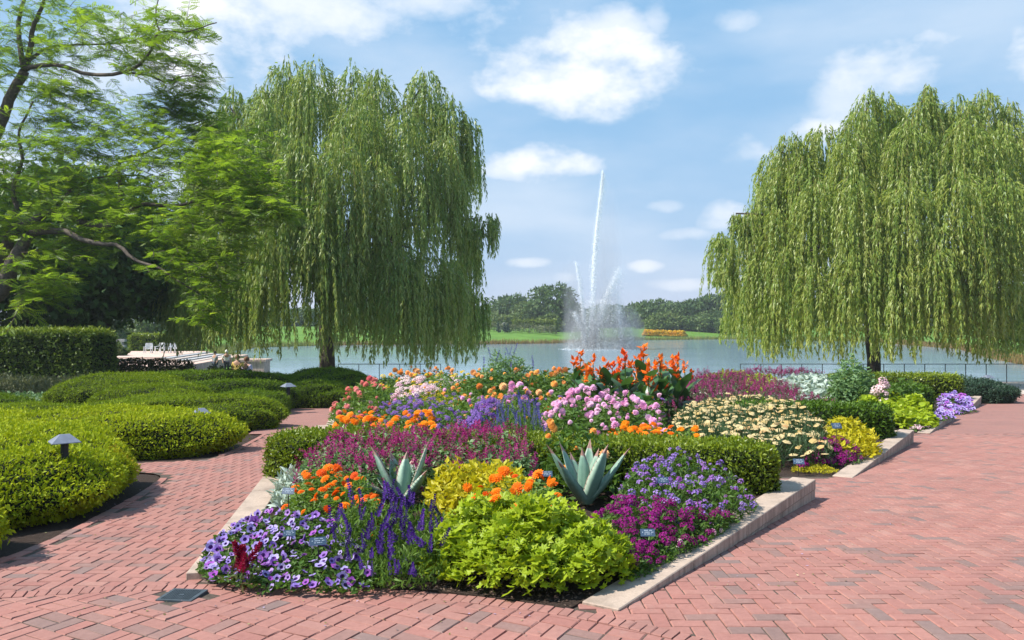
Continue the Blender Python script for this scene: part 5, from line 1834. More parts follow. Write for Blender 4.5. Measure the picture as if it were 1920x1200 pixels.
drift('mixed_border_filler', 'loose green filler plants with scattered pink and peach blooms through the middle beds',
      [(640, 760, .05), (760, 745, .1), (900, 742, .15), (1000, 748, .2), (1140, 748, .15), (1250, 748, .05), (1240, 790, .0), (1100, 798, .0), (960, 800, .0), (800, 795, -.02), (680, 792, -.02)], Z2,
      (OVATE, .09, .5, 330, M['f_fresh'], .4), [(CUSHION, .05, 40, [PET['pink']], 'each', 'blossom', .10, .5), (CUSHION, .05, 34, [PET['peach']], 'each', 'blossom', .10, .5), (CLUSTER, .045, 90, [PET['purple_a']], 'mass', 'blossoms', .05, .4)], bump=.14)
drift('mixed_border_filler', 'loose light green filler with small yellow blooms before the lake shrubs',
      [(660, 730, .0), (720, 712, .1), (850, 700, .2), (1000, 696, .25), (1090, 698, .2), (1080, 722, .05), (900, 735, -.05), (760, 742, -.1)], Z3,
      (OVATE, .12, .5, 260, M['f_fresh'], .4), [(CLUSTER, .07, 70, [PET['yellow_a']], 'mass', 'blossoms', .08, .4)], bump=.16)
# cannas: stalk, paddle leaves and blooms, one plant each
M['canna_leaf'] = leafmat('canna_leaf', [(.04, .11, .03), (.07, .16, .04), (.11, .22, .06)], trans=.25, rough=.35, spec=.5)
def canna_leaf_mesh(bend, seed):
    s = np.linspace(0, 1, 8)
    w = .17 * np.interp(s, [0, .15, .5, .85, 1], [.12, .7, 1, .5, .02])
    V = []
    for k, u in enumerate(s):
        y = .62 * math.sin(u * bend) / max(bend, .2)
        z = .62 * (1 - math.cos(u * bend)) / max(bend, .2) * -1 + .62 * u * .0
        for o in (-1, -.5, 0, .5, 1):
            V.append((o * w[k], y, z + .05 * abs(o) * (1 - u)))
    i, j = np.meshgrid(np.arange(7), np.arange(4), indexing='ij')
    Fq = np.stack([i * 5 + j, i * 5 + j + 1, (i + 1) * 5 + j + 1, (i + 1) * 5 + j], -1).reshape(-1, 4)
    t_ = MB()
    t_.add(np.array(V), [Fq], 0, (seed * .37) % 1)
    return t_.mesh('leaf', M['canna_leaf'], smooth=True)
CL = [canna_leaf_mesh(.5 + .25 * k, k) for k in range(5)]
def canna_bloom_mesh(seed):
    g = random.Random(seed)
    V, Fs = [], []
    for k in range(15):
        a = g.uniform(0, 6.28)
        el_ = g.uniform(-.3, 1.0)
        d = np.array([math.cos(a) * math.cos(el_), math.sin(a) * math.cos(el_), math.sin(el_)])
        X = unit(np.cross(d, [.2, .1, 1]))
        Y = np.cross(X, d)
        o = np.array([0, 0, g.uniform(-.16, .10)])
        ln, w = g.uniform(.08, .15), g.uniform(.03, .055)
        b0 = len(V)
        V += [o, o + d * ln * .5 + X * w, o + d * ln + Y * .03, o + d * ln * .5 - X * w, o + d * ln * .6 + Y * .02]
        Fs += [(b0, b0 + 1, b0 + 4), (b0 + 1, b0 + 2, b0 + 4), (b0 + 2, b0 + 3, b0 + 4), (b0 + 3, b0, b0 + 4)]
    t_ = MB()
    t_.add(np.array(V), [np.array(Fs)])
    return t_.mesh('blossom', PET['canna'])
CB = [canna_bloom_mesh(k) for k in range(5)]
ct = MB()
tube(ct, np.array([(0, 0, 0), (.01, 0, .5), (0, .01, 1.0)]), [.02, .016, .010], 6)
CS = ct.mesh('stalk', M['f_green'])
spots = [(1076, 680), (1088, 668), (1100, 690), (1112, 676), (1124, 698), (1136, 684), (1148, 690), (1160, 678), (1172, 672), (1182, 688), (1194, 680), (1206, 658), (1214, 684), (1226, 690), (1238, 676), (1250, 690), (1262, 676), (1270, 672), (1284, 690), (1180, 705), (1216, 708), (1240, 712), (1140, 706)]
for k, (px, py) in enumerate(spots):
    y = 18.6 + 1.3 * math.sin(k * 2.1) - (1.0 if py > 700 else 0)
    tip = P(px, py, y)
    root = thing('canna_plant', 'tall canna with orange-red blooms and broad upright green leaves', 'plant', 'cannas standing against the lake')
    root.location = (tip[0], y, Z3)
    H = tip[2] - Z3
    lean = rng.normal(0, .03, 2)
    o = place('stalk', CS, root, (0, 0, 0))
    o.scale = (1, 1, H)
    for j in range(6):
        a = j * 2.4 + k
        zf = H * (.10 + .115 * j)
        D = unit(np.array([[math.cos(a) * .36, math.sin(a) * .36, 1.0]]))
        Nn = np.array([[-math.cos(a), -math.sin(a), .5]])
        place('leaf', CL[(j + k) % 5], root, (0, 0, zf), frames(D, Nn)[0], rng.uniform(.85, 1.1) * (1.1 if j < 4 else .85))
    place('blossom', CB[k % 5], root, (0, 0, H), zframes(np.array([[rng.normal(0, .2), rng.normal(0, .2), 1]]))[0], rng.uniform(.85, 1.2))
    for q_ in range(1 + k % 2):
        place('blossom', CB[(k + 2 + q_) % 5], root, (rng.normal(0, .10), rng.normal(0, .10), H - .18 - .16 * q_), zframes(np.array([[rng.normal(0, .2), rng.normal(0, .2), 1]]))[0], .9)

# a few tall peach stems over the front hedge
for k, (px, py, y, lab) in enumerate([(1038, 797, 8.6, 'single peach bloom on a tall stem before the box hedge, left of the second agave'), (877, 905, 6.6, 'single vermilion zinnia head tilted up beside the first agave')]):
    root = thing('tall_flower', lab, 'flower')
    p_ = P(px, py, y)
    root.location = (p_[0], y, 0)
    t_ = MB()
    tube(t_, np.array([(.0, .05, .05), (.01, .0, p_[2] * .6), (0, 0, p_[2])]), [.006, .005, .004], 5)
    t_.build('stem', ST, root)
    for j in range(3 if k == 0 else 1):
        place('blossom', tmesh(CUSHION if k == 0 else ZINNIA, [PET['peach'] if k == 0 else PET['orange']], 'blossom'), root, (rng.normal(0, .012), -.01, p_[2] + .035 * (j - 1)), zframes(np.array([[.3, -.8, .6]]))[0], .05)

# plant name tags: small dark plates with printed lines on a stake
M['tag_blue'] = plain('tag_plate', (.05, .085, .14), .35, spec=.5)
M['tag_print'] = plain('tag_print', (.42, .50, .58), .5)
for (px, py, z, s, lab) in [(963, 1012, .30, 1.0, 'dark name plate sunk in the chartreuse leaves'), (1214, 998, .20, 1.0, 'dark name plate among the magenta blooms by the wall'), (1025, 888, .47, .9, 'pale-lit name plate left of the second agave'),
                            (597, 1014, .26, 1.0, 'name plate among the petunias beside the violet sage'), (543, 999, .24, .8, 'name plate half buried in the petunias'), (541, 920, .38, .95, 'name plate at the left edge of the orange zinnias'), (1243, 900, .40, .95, 'name plate among the mauve verbena'),
                            (1497, 865, -.10, .95, 'name plate at the corner by the golden sedum'), (1568, 798, .26, 1.1, 'name plate on a tall stake between yarrow and yellow coleus')]:
    c = T(px, py, z)
    bz = 0.0 if c[1] < 9.2 else Z2
    root = thing('name_plate', lab, 'sign', 'plant name plates in the beds')
    root.location = (c[0], c[1], bz)
    rotm = np.array(Matrix.Rotation(rng.normal(0, .2), 3, 'Z') @ Matrix.Rotation(R(-32), 3, 'X'))
    h = z - bz
    wd, ht = (.105 if c[1] < 9 else .15) * s, (.055 if c[1] < 9 else .08) * s
    t_ = MB()
    box(t_, (0, 0, h), (wd, .004, ht), M=rotm)
    plate_o = t_.build('plate', M['tag_blue'], root)
    t_ = MB()
    for r_, (wl, zz_) in enumerate([(.62, .28), (.8, .04), (.5, -.2)]):
        for j in range(9):
            if (j * 7 + r_ * 3) % 5 == 0:
                continue
            box(t_, np.array([0, 0, h]) + rotm @ np.array([(-.5 + (j + .5) / 9) * wl * wd, -.0032, zz_ * ht]), (wl * wd / 13, .001, ht * .11), M=rotm)
    t_.build('printed_lines', M['tag_print'], plate_o)
    t_ = MB()
    tube(t_, np.array([(0, .012, -.02), (0, .008, h * .6), (0, .004, h)]), .004, 5)
    t_.build('stake', M['dark_metal'], root)

# petals and bits blown onto the bricks
q = np.vstack([sample_poly(np.array([(-2.9, 4.7), (.2, 4.3), (.2, 4.9), (-1.0, 5.12), (-2.3, 5.2)]), 70), sample_poly(np.array([(1.2, 5.2), (3.6, 8.2), (4.4, 8.6), (2.2, 4.9)]), 60), sample_poly(np.array([(-4.2, 6.2), (-2.6, 6.2), (-3.2, 10), (-4.4, 10)]), 60)])
t_ = MB()
scatter(t_, OVATE, np.c_[q, gz(q[:, 1]) + .006], frames(np.c_[rng.normal(size=(len(q), 2)), rng.normal(0, .08, len(q))], np.tile([0., 0, 1], (len(q), 1)) + rng.normal(0, .15, (len(q), 3))), np.c_[rng.uniform(.008, .018, len(q)), rng.uniform(.012, .026, len(q)), rng.uniform(.012, .026, len(q))])
tag(t_.build('fallen_petals', leafmat('fallen_petals_mix', [(.34, .24, .12), (.42, .34, .56), (.20, .13, .06), (.14, .17, .04), (.5, .4, .25)], trans=.2)), 'scattered petals and dry leaf bits on the brick paving', 'petals', kind='stuff')
# ================================================================== LAMPS, RAILING
def lamp(label, px, py, y, sc=1.0, zb=None, yaw=0.0):
    top = P(px, py, y)
    zb = float(gz(y)) if zb is None else zb
    root = thing('path_lamp', label, 'lamp', 'path lamps')
    root.location = (top[0], y, zb)
    H = top[2] - zb
    t_ = MB()
    tube(t_, np.array([(0, 0, -.05), (0, 0, H * .5), (0, 0, H - .09)]), .042 * sc, 14)
    t_.build('post', M['dark_metal'], root)
    t_ = MB()
    w, d_, h = .15 * sc, .15 * sc, .085 * sc
    rw = .055 * sc
    ca, sa = math.cos(yaw), math.sin(yaw)
    pts = [(-w, -d_, 0), (w, -d_, 0), (w, d_, 0), (-w, d_, 0), (-rw, -.02, h), (rw, -.02, h), (rw, .02, h), (-rw, .02, h), (-w, -d_, -.008), (w, -d_, -.008), (w, d_, -.008), (-w, d_, -.008)]
    V = np.array([(ca * x - sa * y_, sa * x + ca * y_, z + H - h) for x, y_, z in pts])
    t_.add(V, [np.array([(0, 1, 5, 4), (1, 2, 6, 5), (2, 3, 7, 6), (3, 0, 4, 7), (4, 5, 6, 7), (0, 8, 9, 1), (1, 9, 10, 2), (2, 10, 11, 3), (3, 11, 8, 0), (8, 11, 10, 9)])])
    t_.build('cap', M['lamp_zinc'], root)
lamp('nearest pyramid-capped path lamp in the golden mound', 122, 814, 7.85, .84, yaw=R(38))
lamp('second path lamp between the golden and the green mound', 378, 765, 13.7, .9, yaw=R(30))
lamp('third path lamp at the dark mound by the path end', 541, 718, 24.6, 1.25, yaw=R(40))
lamp('far path lamp by the railing at the end of the brick path', 1852, 703, 33.5, 1.35, yaw=R(10))

def rail_y(x): return 43.8 + .02 * np.sin(x * .2)
for x0_, x1_, lab in ((12.5, 50.5, 'thin dark metal railing along the promenade, past the second willow'), (-9.5, -3.0, 'short stretch of dark railing before the lake, right of the clipped mounds')):
    rl = thing('lakeside_railing', lab, 'railing')
    xs_ = np.arange(x0_, x1_, 1.12)
    for x in xs_:
        t_ = MB()
        box(t_, (x, float(rail_y(x)), -1.45 + .5), (.032, .032, 1.02))
        t_.build('post', M['dark_metal'], rl)
    for zz in (-.43,):
        t_ = MB()
        tube(t_, np.c_[xs_, rail_y(xs_), np.full(len(xs_), zz)], .020 if zz > -.5 else .007, 6)
        t_.build('rail', M['dark_metal'], rl)

# ================================================================== LOW PLANTS LEFT OF THE PATH AND BY THE SHORE
def patch_plants(name, label, poly, zfun, h, leaf, dens, mat, cat='plant', pitch=.6, tm=LONG, wr=.2, kind=None, bump=.25):
    pv = np.array(poly, float)
    n = int(poly_area(pv) * dens)
    q = sample_poly(pv, n)
    zb = zfun(q)
    e = np.clip(edge_dist(q, pv) / .5, .3, 1)
    top = h * e * (1 + bump * wob(np.c_[q, 0 * zb], 1.6) + bump * .6 * wob(np.c_[q, 0 * zb], 4.5))
    u = rng.random(n) ** .45
    a = rng.uniform(0, 6.283, n)
    pt = np.clip(rng.normal(pitch, .4, n), -.5, 1.45)
    D = np.c_[np.cos(a) * np.cos(pt), np.sin(a) * np.cos(pt), np.sin(pt)]
    s = leaf * rng.uniform(.6, 1.3, n)
    t_ = MB()
    c = pv.mean(0)
    org = np.array([c[0], c[1], float(zb.min())])
    scatter(t_, tm, np.c_[q, zb + top * u] - org, frames(D, unit(np.array([0, 0, 1.0]) + .6 * rng.normal(size=(n, 3)))), np.c_[s * wr, s, s], 0, np.clip(.4 * rng.random(n) + .4 * u + .25 * wob(np.c_[q, zb], 1.1), 0, 1))
    o = t_.build(name, mat)
    o.location = org
    tag(o, label, cat, kind=kind)
    return o
near_z = lambda q: gz(q[:, 1])
M['catmint'] = leafmat('grey_green_shoots', [(.055, .075, .03), (.12, .145, .065), (.19, .21, .11), (.26, .27, .16)], trans=.25)
M['groundcover'] = leafmat('pale_groundcover', [(.05, .12, .04), (.12, .22, .09), (.24, .34, .18)], trans=.3)
M['ornamental'] = leafmat('pale_grasses', [(.09, .10, .04), (.19, .20, .09), (.32, .31, .18), (.42, .40, .26)], trans=.3)
M['lowdark'] = leafmat('low_dark_hedge', [(.02, .03, .01), (.05, .07, .018), (.09, .11, .03)], trans=.25)
patch_plants('groundcover', 'pale green ground cover in a strip behind the low dark mounds', [(-18.5, 25.5), (-13.6, 25.5), (-13.4, 29.0), (-19.6, 29.0)], near_z, .42, .13, 260, M['groundcover'], tm=OVATE, wr=.7, pitch=.2, kind='stuff')
patch_plants('catmint_planting', 'grey-green shaggy planting below the tall hedge', [(-23, 30.2), (-14.0, 30.2), (-13.0, 33.0), (-22, 33.6)], near_z, .95, .18, 300, M['catmint'], pitch=.8)
patch_plants('ornamental_grass', 'pale tufted grasses between the mounds and the low dark hedge', [(-17.0, 34.8), (-8.6, 34.5), (-8.8, 37.6), (-16.5, 38.4)], near_z, .62, .28, 190, M['ornamental'], pitch=.8, wr=.12)
patch_plants('low_hedge', 'dark brown-green hedge screening the foot of the far terrace', [(-22.5, 41.0), (-16.2, 41.0), (-16.2, 42.2), (-22.5, 42.6)], near_z, 1.36, .13, 1500, M['lowdark'], cat='hedge', tm=RHOMB, wr=.6, bump=.05)
patch_plants('low_hedge', 'lower dark hedge before the people by the pink pier', [(-16.2, 41.0), (-13.2, 41.0), (-13.2, 42.0), (-16.2, 42.2)], near_z, 1.0, .13, 1200, M['lowdark'], cat='hedge', tm=RHOMB, wr=.6, bump=.08)
shore_z = lambda q: np.full(len(q), -1.46)
patch_plants('shore_shrub', 'dark low shrubs at the water edge behind the left end of the beds', [(-7.2, 35.0), (-2.4, 35.0), (-2.2, 36.3), (-7.0, 36.3)], shore_z, .78, .12, 700, M['leaf_dark'], cat='shrub', tm=RHOMB, wr=.6)
patch_plants('shore_shrub', 'dark shrubs along the railing left of the far brick path', [(13.5, 38.5), (23.2, 38.5), (23.0, 40.0), (13.5, 40.0)], shore_z, .62, .14, 420, M['leaf_dark'], cat='shrub', tm=LONG, wr=.3)
mound('blue-green creeping juniper at the foot of the far path lamp', 18.1, 31.4, 1.7, 1.2, .82, leafmat('juniper', [(.012, .035, .018), (.03, .065, .035), (.055, .10, .055)], trans=.1), .10, 700, seed=40, name='juniper_shrub', lump=.16)

# ================================================================== TERRACE BEYOND THE LAWN ON THE LEFT
ter = tag(empty('stone_terrace'), kind='structure')
tz = -.95
def slab(name, poly, z1, z0, mat, parent):
    t_ = MB()
    p = np.array(poly, float)
    n = len(p)
    k = np.arange(n)
    q = (k + 1) % n
    t_.add(np.vstack([np.c_[p, np.full(n, z1)], np.c_[p, np.full(n, z0)]]), [k[None], np.stack([k, n + k, n + q, q], -1)])
    return t_.build(name, mat, parent)
slab('paving', [(-48, 58), (-24, 58), (-27, 82), (-50, 82)], tz - .35, -2.6, M['pinkstone'], ter)
slab('paving', [(-49, 66), (-29, 66), (-31, 82), (-50, 82)], tz, tz - .5, M['pinkstone'], ter)
for k in range(4):
    slab('step', [(-29 + k * .75, 66 - k * .2), (-28.2 + k * .75, 66 - k * .2), (-30.2 + k * .75, 80), (-31 + k * .75, 80)], tz - .03 - .09 * k, -2.0, M['pavement'] if k % 2 else M['greystone'], ter)
for k in range(3):
    slab('step', [(-49, 65.0 - k * .9), (-29.5, 65.2 - k * .9), (-29.3, 66 - k * .9), (-49, 65.9 - k * .9)], tz - .08 - .09 * k, -2.0, M['greystone'] if k % 2 else M['pinkstone'], ter)
wl = thing('stone_wall', 'low grey stone wall behind the terrace chairs', 'wall')
t_ = MB()
for r_ in range(4):
    for k in range(9):
        box(t_, (-45.6 + k * .56 + (r_ % 2) * .28, 84, tz + .16 + r_ * .30), (.54, .5, .28))
t_.build('stones', M['greystone'], wl)['kind'] = 'stuff'
hedge('clipped green hedge behind the terrace chairs', (-41.2, 86.5), (-33.4, 86.5), 1.6, 1.75, tz - .1, M['box_leaf'], .16, 260, 7, name='terrace_hedge')
pd = thing('stone_pedestal', 'pink stone block pier at the water edge behind the visitors', 'pier')
t_ = MB()
c = P(476, 672, 60)
box(t_, (c[0], 60, -1.95), (2.0, 1.5, 1.9))
t_.build('block', M['pinkstone'], pd)
t_ = MB()
box(t_, (c[0], 60, -.91), (2.3, 1.7, .16))
t_.build('coping', M['pinkstone'], pd)

def garden_chair(label, x, y, z, yaw):
    root = thing('garden_chair', label, 'chair', 'pale wooden chairs on the far terrace')
    root.location = (x, y, z)
    root.rotation_euler = (0, 0, yaw)
    for sx_ in (-.3, .3):
        for sy_ in (-.3, .3):
            t_ = MB()
            box(t_, (sx_, sy_, .28 if sy_ < 0 else .45), (.07, .07, .56 if sy_ < 0 else .9))
            t_.build('leg', M['white_paint'], root)
        t_ = MB()
        box(t_, (sx_, -.02, .60), (.11, .72, .04))
        t_.build('armrest', M['white_paint'], root)
    for k in range(4):
        t_ = MB()
        box(t_, (0, -.24 + k * .15, .40), (.6, .12, .03))
        t_.build('seat_slat', M['white_paint'], root)
    for k in range(5):
        t_ = MB()
        box(t_, (-.24 + k * .12, .31, .68), (.09, .03, .56))
        t_.build('back_slat', M['white_paint'], root)
for k, (px, lab) in enumerate([(278, 'pale wooden garden chair standing apart on the far terrace'), (300, 'second pale garden chair on the terrace, left of the pair'), (314, 'third pale garden chair on the terrace, within the pair'), (324, 'last pale garden chair on the terrace, nearest the steps')]):
    y = 76 + (k % 2) * 1.2
    garden_chair(lab, (px - 960) / F * y, y, tz, R([10, -15, 25, 5][k]))

def fz(x, y): return float(land(np.array([x]), np.array([y]))[0])
# ------------------------------------------------------------------ people
M['skin'] = plain('skin', (.52, .30, .21), .55)
def person(label, px, py_head, y, zfoot, shirt, trousers, hair, pose='stand', yaw=0.0, hat=None):
    head = P(px, py_head, y)
    root = thing('person', label, 'person')
    root.location = (head[0], y, zfoot)
    root.rotation_euler = (0, 0, yaw)
    H = (head[2] - zfoot)          # height of the head centre over the feet
    def skin(name, verts, edges, rads, mat, parent):
        me = bpy.data.meshes.new(name)
        me.from_pydata([tuple(v) for v in verts], edges, [])
        o = bpy.data.objects.new(name, me)
        COL.objects.link(o)
        o.parent = parent
        sk = o.modifiers.new('skin', 'SKIN')
        for i_, r_ in enumerate(rads):
            rv = r_ if isinstance(r_, tuple) else (r_, r_)
            me.skin_vertices[0].data[i_].radius = rv
        me.skin_vertices[0].data[0].use_root = True
        sb = o.modifiers.new('sub', 'SUBSURF')
        sb.levels = sb.render_levels = 2
        me.materials.append(mat)
        return o
    if pose == 'stand':
        s = H / 1.58
        hip, sh = .92 * s, 1.38 * s
        legs = [((sg * .09 * s, 0, hip), (sg * .10 * s, -.02 * s, .48 * s), (sg * .10 * s, .03 * s, .06 * s), (sg * .11 * s, -.12 * s, .04 * s)) for sg in (-1, 1)]
        arms = [((sg * .19 * s, 0, sh - .03), (sg * .25 * s, .03, sh - .30 * s), (sg * .20 * s, -.10 * s, sh - .52 * s)) for sg in (-1, 1)]
    else:
        s = H / 1.18
        hip, sh = .50 * s, .98 * s
        legs = [((sg * .09 * s, -.05, hip), (sg * .12 * s, -.46 * s, .50 * s), (sg * .12 * s, -.44 * s, .08 * s), (sg * .12 * s, -.58 * s, .04 * s)) for sg in (-1, 1)]
        arms = [((sg * .19 * s, 0, sh - .03), (sg * .26 * s, -.04, sh - .28 * s), (sg * .12 * s, -.26 * s, sh - .36 * s)) for sg in (-1, 1)]
    V = [(0, 0, hip), (0, .01, (hip + sh) / 2), (0, 0, sh), (0, 0, sh + .10 * s), (0, -.01, H), (0, -.01, H + .10 * s)]
    E_ = [(0, 1), (1, 2), (2, 3), (3, 4), (4, 5)]
    Rd = [(.15 * s, .11 * s), (.145 * s, .11 * s), (.16 * s, .10 * s), .05 * s, (.075 * s, .095 * s), (.06 * s, .07 * s)]
    for l in legs:
        b0 = len(V)
        V += [l[0], l[1], l[2], l[3]]
        E_ += [(0, b0), (b0, b0 + 1), (b0 + 1, b0 + 2), (b0 + 2, b0 + 3)]
        Rd += [.085 * s, .06 * s, .042 * s, .035 * s]
    for a in arms:
        b0 = len(V)
        V += [a[0], a[1], a[2]]
        E_ += [(2, b0), (b0, b0 + 1), (b0 + 1, b0 + 2)]
        Rd += [.055 * s, .042 * s, .032 * s]
    skin('body', V, E_, Rd, M['skin'], root)
    skin('shirt', [(0, 0, hip + .02), (0, .01, (hip + sh) / 2), (0, 0, sh + .01)] + [q for a in arms for q in (a[0], tuple(np.array(a[0]) * .35 + np.array(a[1]) * .65))],
         [(0, 1), (1, 2), (2, 3), (3, 4), (2, 5), (5, 6)], [(.168 * s, .128 * s), (.165 * s, .13 * s), (.175 * s, .115 * s), .07 * s, .058 * s, .07 * s, .058 * s], shirt, root)
    skin('trousers', [(0, 0, hip + .03)] + [q for l in legs for q in (l[0], l[1], tuple(np.array(l[1]) * .1 + np.array(l[2]) * .9))],
         [(0, 1), (1, 2), (2, 3), (0, 4), (4, 5), (5, 6)], [(.17 * s, .13 * s), .10 * s, .073 * s, .055 * s, .10 * s, .073 * s, .055 * s], trousers, root)
    t_ = MB()
    a_, b_ = np.meshgrid(np.linspace(0, 2 * np.pi, 12, endpoint=False), np.linspace(.05, math.pi * .62, 7), indexing='ij')
    V2 = np.stack([.098 * s * np.sin(b_) * np.cos(a_), .115 * s * np.sin(b_) * np.sin(a_) + .015, .125 * s * np.cos(b_) + H + .03], -1).reshape(-1, 3)
    i, j = np.meshgrid(np.arange(12), np.arange(6), indexing='ij')
    t_.add(V2, [np.stack([i * 7 + j, i * 7 + j + 1, ((i + 1) % 12) * 7 + j + 1, ((i + 1) % 12) * 7 + j], -1).reshape(-1, 4)])
    t_.build('hair', hair, root, smooth=True)
    return root
cw = plain('white_shirt', (.78, .78, .80), .8)
cy_ = plain('yellow_top', (.72, .50, .14), .8)
cl_ = plain('lilac_top', (.50, .44, .62), .8)
cb_ = plain('dark_cloth', (.05, .06, .09), .8)
cg_ = plain('grey_cloth', (.30, .32, .36), .8)
h1, h2, h3 = plain('white_hair', (.74, .73, .70), .8), plain('brown_hair', (.16, .07, .03), .7), plain('dark_hair', (.03, .02, .015), .7)
person('person in a white shirt seen from behind above the low dark hedge', 425, 660, 55.0, fz(-19.6, 55), cw, cb_, h1, 'stand', R(20))
person('person in a yellow top with brown hair sitting by the pink pier', 446, 671, 54.0, fz(-18.5, 54), cy_, cg_, h2, 'sit', R(180))
person('person in a lilac top sitting in front of the pink pier', 463, 675, 54.3, fz(-18, 54), cl_, cb_, h2, 'sit', R(150))
person('person in pale clothes and dark hair left of the white-shirted visitor', 403, 662, 57.0, fz(-21, 57), cg_, cb_, h3, 'stand', R(-30))
# bench under the two sitting people
bn_ = thing('park_bench', 'plain bench carrying the two sitting visitors', 'bench')
bx = (455 - 960) / F * 54.1
bz_ = fz(bx, 54.1)
t_ = MB()
box(t_, (bx, 54.1, bz_ + .43), (1.6, .45, .05))
t_.build('seat', M['greystone'], bn_)
for sgn in (-.65, .65):
    t_ = MB()
    box(t_, (bx + sgn, 54.1, bz_ + .2), (.08, .4, .41))
    t_.build('leg', M['greystone'], bn_)

# ================================================================== FOUNTAIN
M['spray'] = leafmat('water_drops', [(.95, .96, .97), (.98, .98, .99)], trans=.5, rough=.6, tcol=(1, 1, 1))
nt = M['spray'].node_tree
out = [n_ for n_ in nt.nodes if n_.type == 'OUTPUT_MATERIAL'][0]
inner = out.inputs[0].links[0].from_socket
tr_ = nt.nodes.new('ShaderNodeBsdfTransparent')
mx = nt.nodes.new('ShaderNodeMixShader')
mx.inputs[0].default_value = .6
link(nt, tr_.outputs[0], mx.inputs[1])
link(nt, inner, mx.inputs[2])
link(nt, mx.outputs[0], out.inputs[0])
FY = 130.0
fr_ = thing('fountain', 'tall white lake fountain with several jets and drifting spray', 'fountain')
fo = P(1105, 655, FY)
fo[2] = LAKE_Z
fr_.location = fo
DROP = (np.array([(1, 1, 1), (-1, -1, 1), (-1, 1, -1), (1, -1, -1)]) * .5, [np.array([(0, 1, 2), (0, 3, 1), (0, 2, 3), (1, 3, 2)])])
def fp(px, py):
    q = P(px, py, FY) - fo
    return q
FLAKE = (np.array([(-.5, -.35, 0), (.5, -.5, 0), (.4, .5, .1), (-.45, .4, -.08)]), [np.array([(0, 1, 2, 3)])])
SUNV = np.array(sd)
def jet(pts, w0, w1, n, size, top_thin=1.3):
    """a column of water shreds, dense below and breaking up towards the top"""
    p = spline([fp(*q) for q in pts], 60)
    u = rng.random(n) ** top_thin
    idx = np.minimum((u * 58.9).astype(int), 58)
    f = u * 58.9 - idx
    c = p[idx] * (1 - f)[:, None] + p[idx + 1] * f[:, None]
    w = (w0 + (w1 - w0) * u) * np.where(rng.random(n) < .2, 2.2, 1.0)
    c = c + rng.normal(0, 1, (n, 3)) * np.c_[w, w, w * .5]
    # shreds trail downwards on the lee side
    lag = rng.exponential(.25, n) * u
    c = c + np.c_[lag * .9, 0 * lag, -lag * 2.2]
    t_ = MB()
    s_ = size * rng.uniform(.5, 1.5, n) * (1 - .35 * u)
    scatter(t_, FLAKE, c, zframes(SUNV + .55 * rng.normal(size=(n, 3))), s_)
    t_.build('jet', M['spray'], fr_)
jet([(1106, 652), (1109, 600), (1113, 500), (1119, 420), (1126, 360), (1130, 318)], .24, .07, 26000, .11)
jet([(1098, 652), (1094, 600), (1087, 540), (1079, 488)], .20, .10, 9000, .11)
jet([(1112, 652), (1120, 605), (1134, 560), (1148, 528), (1160, 500)], .20, .34, 15000, .11)
jet([(1096, 652), (1092, 622), (1083, 598), (1074, 582)], .18, .28, 4500, .10)
jet([(1166, 655), (1163, 620), (1159, 580), (1156, 540)], .20, .30, 6000, .10)
jet([(1182, 655), (1181, 640), (1178, 605)], .28, .4, 3000, .10)
m, nt, out = new_mat('spray_mist')
tcn = nt.nodes.new('ShaderNodeTexCoord')
mpn = nt.nodes.new('ShaderNodeMapping')
mpn.inputs['Scale'].default_value = (1.5, 1.5, .22)
link(nt, tcn.outputs['Object'], mpn.inputs[0])
strk = noise(nt, 1.0, 3, .6, mpn.outputs[0])
gen = nt.nodes.new('ShaderNodeSeparateXYZ')
link(nt, tcn.outputs['Generated'], gen.inputs[0])
gx_ = math_node(nt, 'MULTIPLY', math_node(nt, 'SUBTRACT', gen.outputs[0], .5), 2.0)
gy_ = math_node(nt, 'MULTIPLY', math_node(nt, 'SUBTRACT', gen.outputs[1], .5), 2.0)
r2 = math_node(nt, 'ADD', math_node(nt, 'MULTIPLY', gx_, gx_), math_node(nt, 'MULTIPLY', gy_, gy_))
fall = math_node(nt, 'SUBTRACT', 1.0, r2, True)
up_ = math_node(nt, 'POWER', math_node(nt, 'SUBTRACT', 1.0, gen.outputs[2], True), .8)
oi = nt.nodes.new('ShaderNodeObjectInfo')
dens = math_node(nt, 'MULTIPLY', math_node(nt, 'MULTIPLY', fall, up_), ramp(nt, strk, [(.34, (.15, .15, .15)), (.66, (1, 1, 1))]))
dens = math_node(nt, 'MULTIPLY', dens, oi.outputs['Alpha'])
pvn = nt.nodes.new('ShaderNodeVolumePrincipled')
pvn.inputs['Color'].default_value = (.97, .98, 1, 1)
pvn.inputs['Anisotropy'].default_value = .25
link(nt, dens, pvn.inputs['Density'])
link(nt, pvn.outputs[0], out.inputs['Volume'])
M['mist'] = m
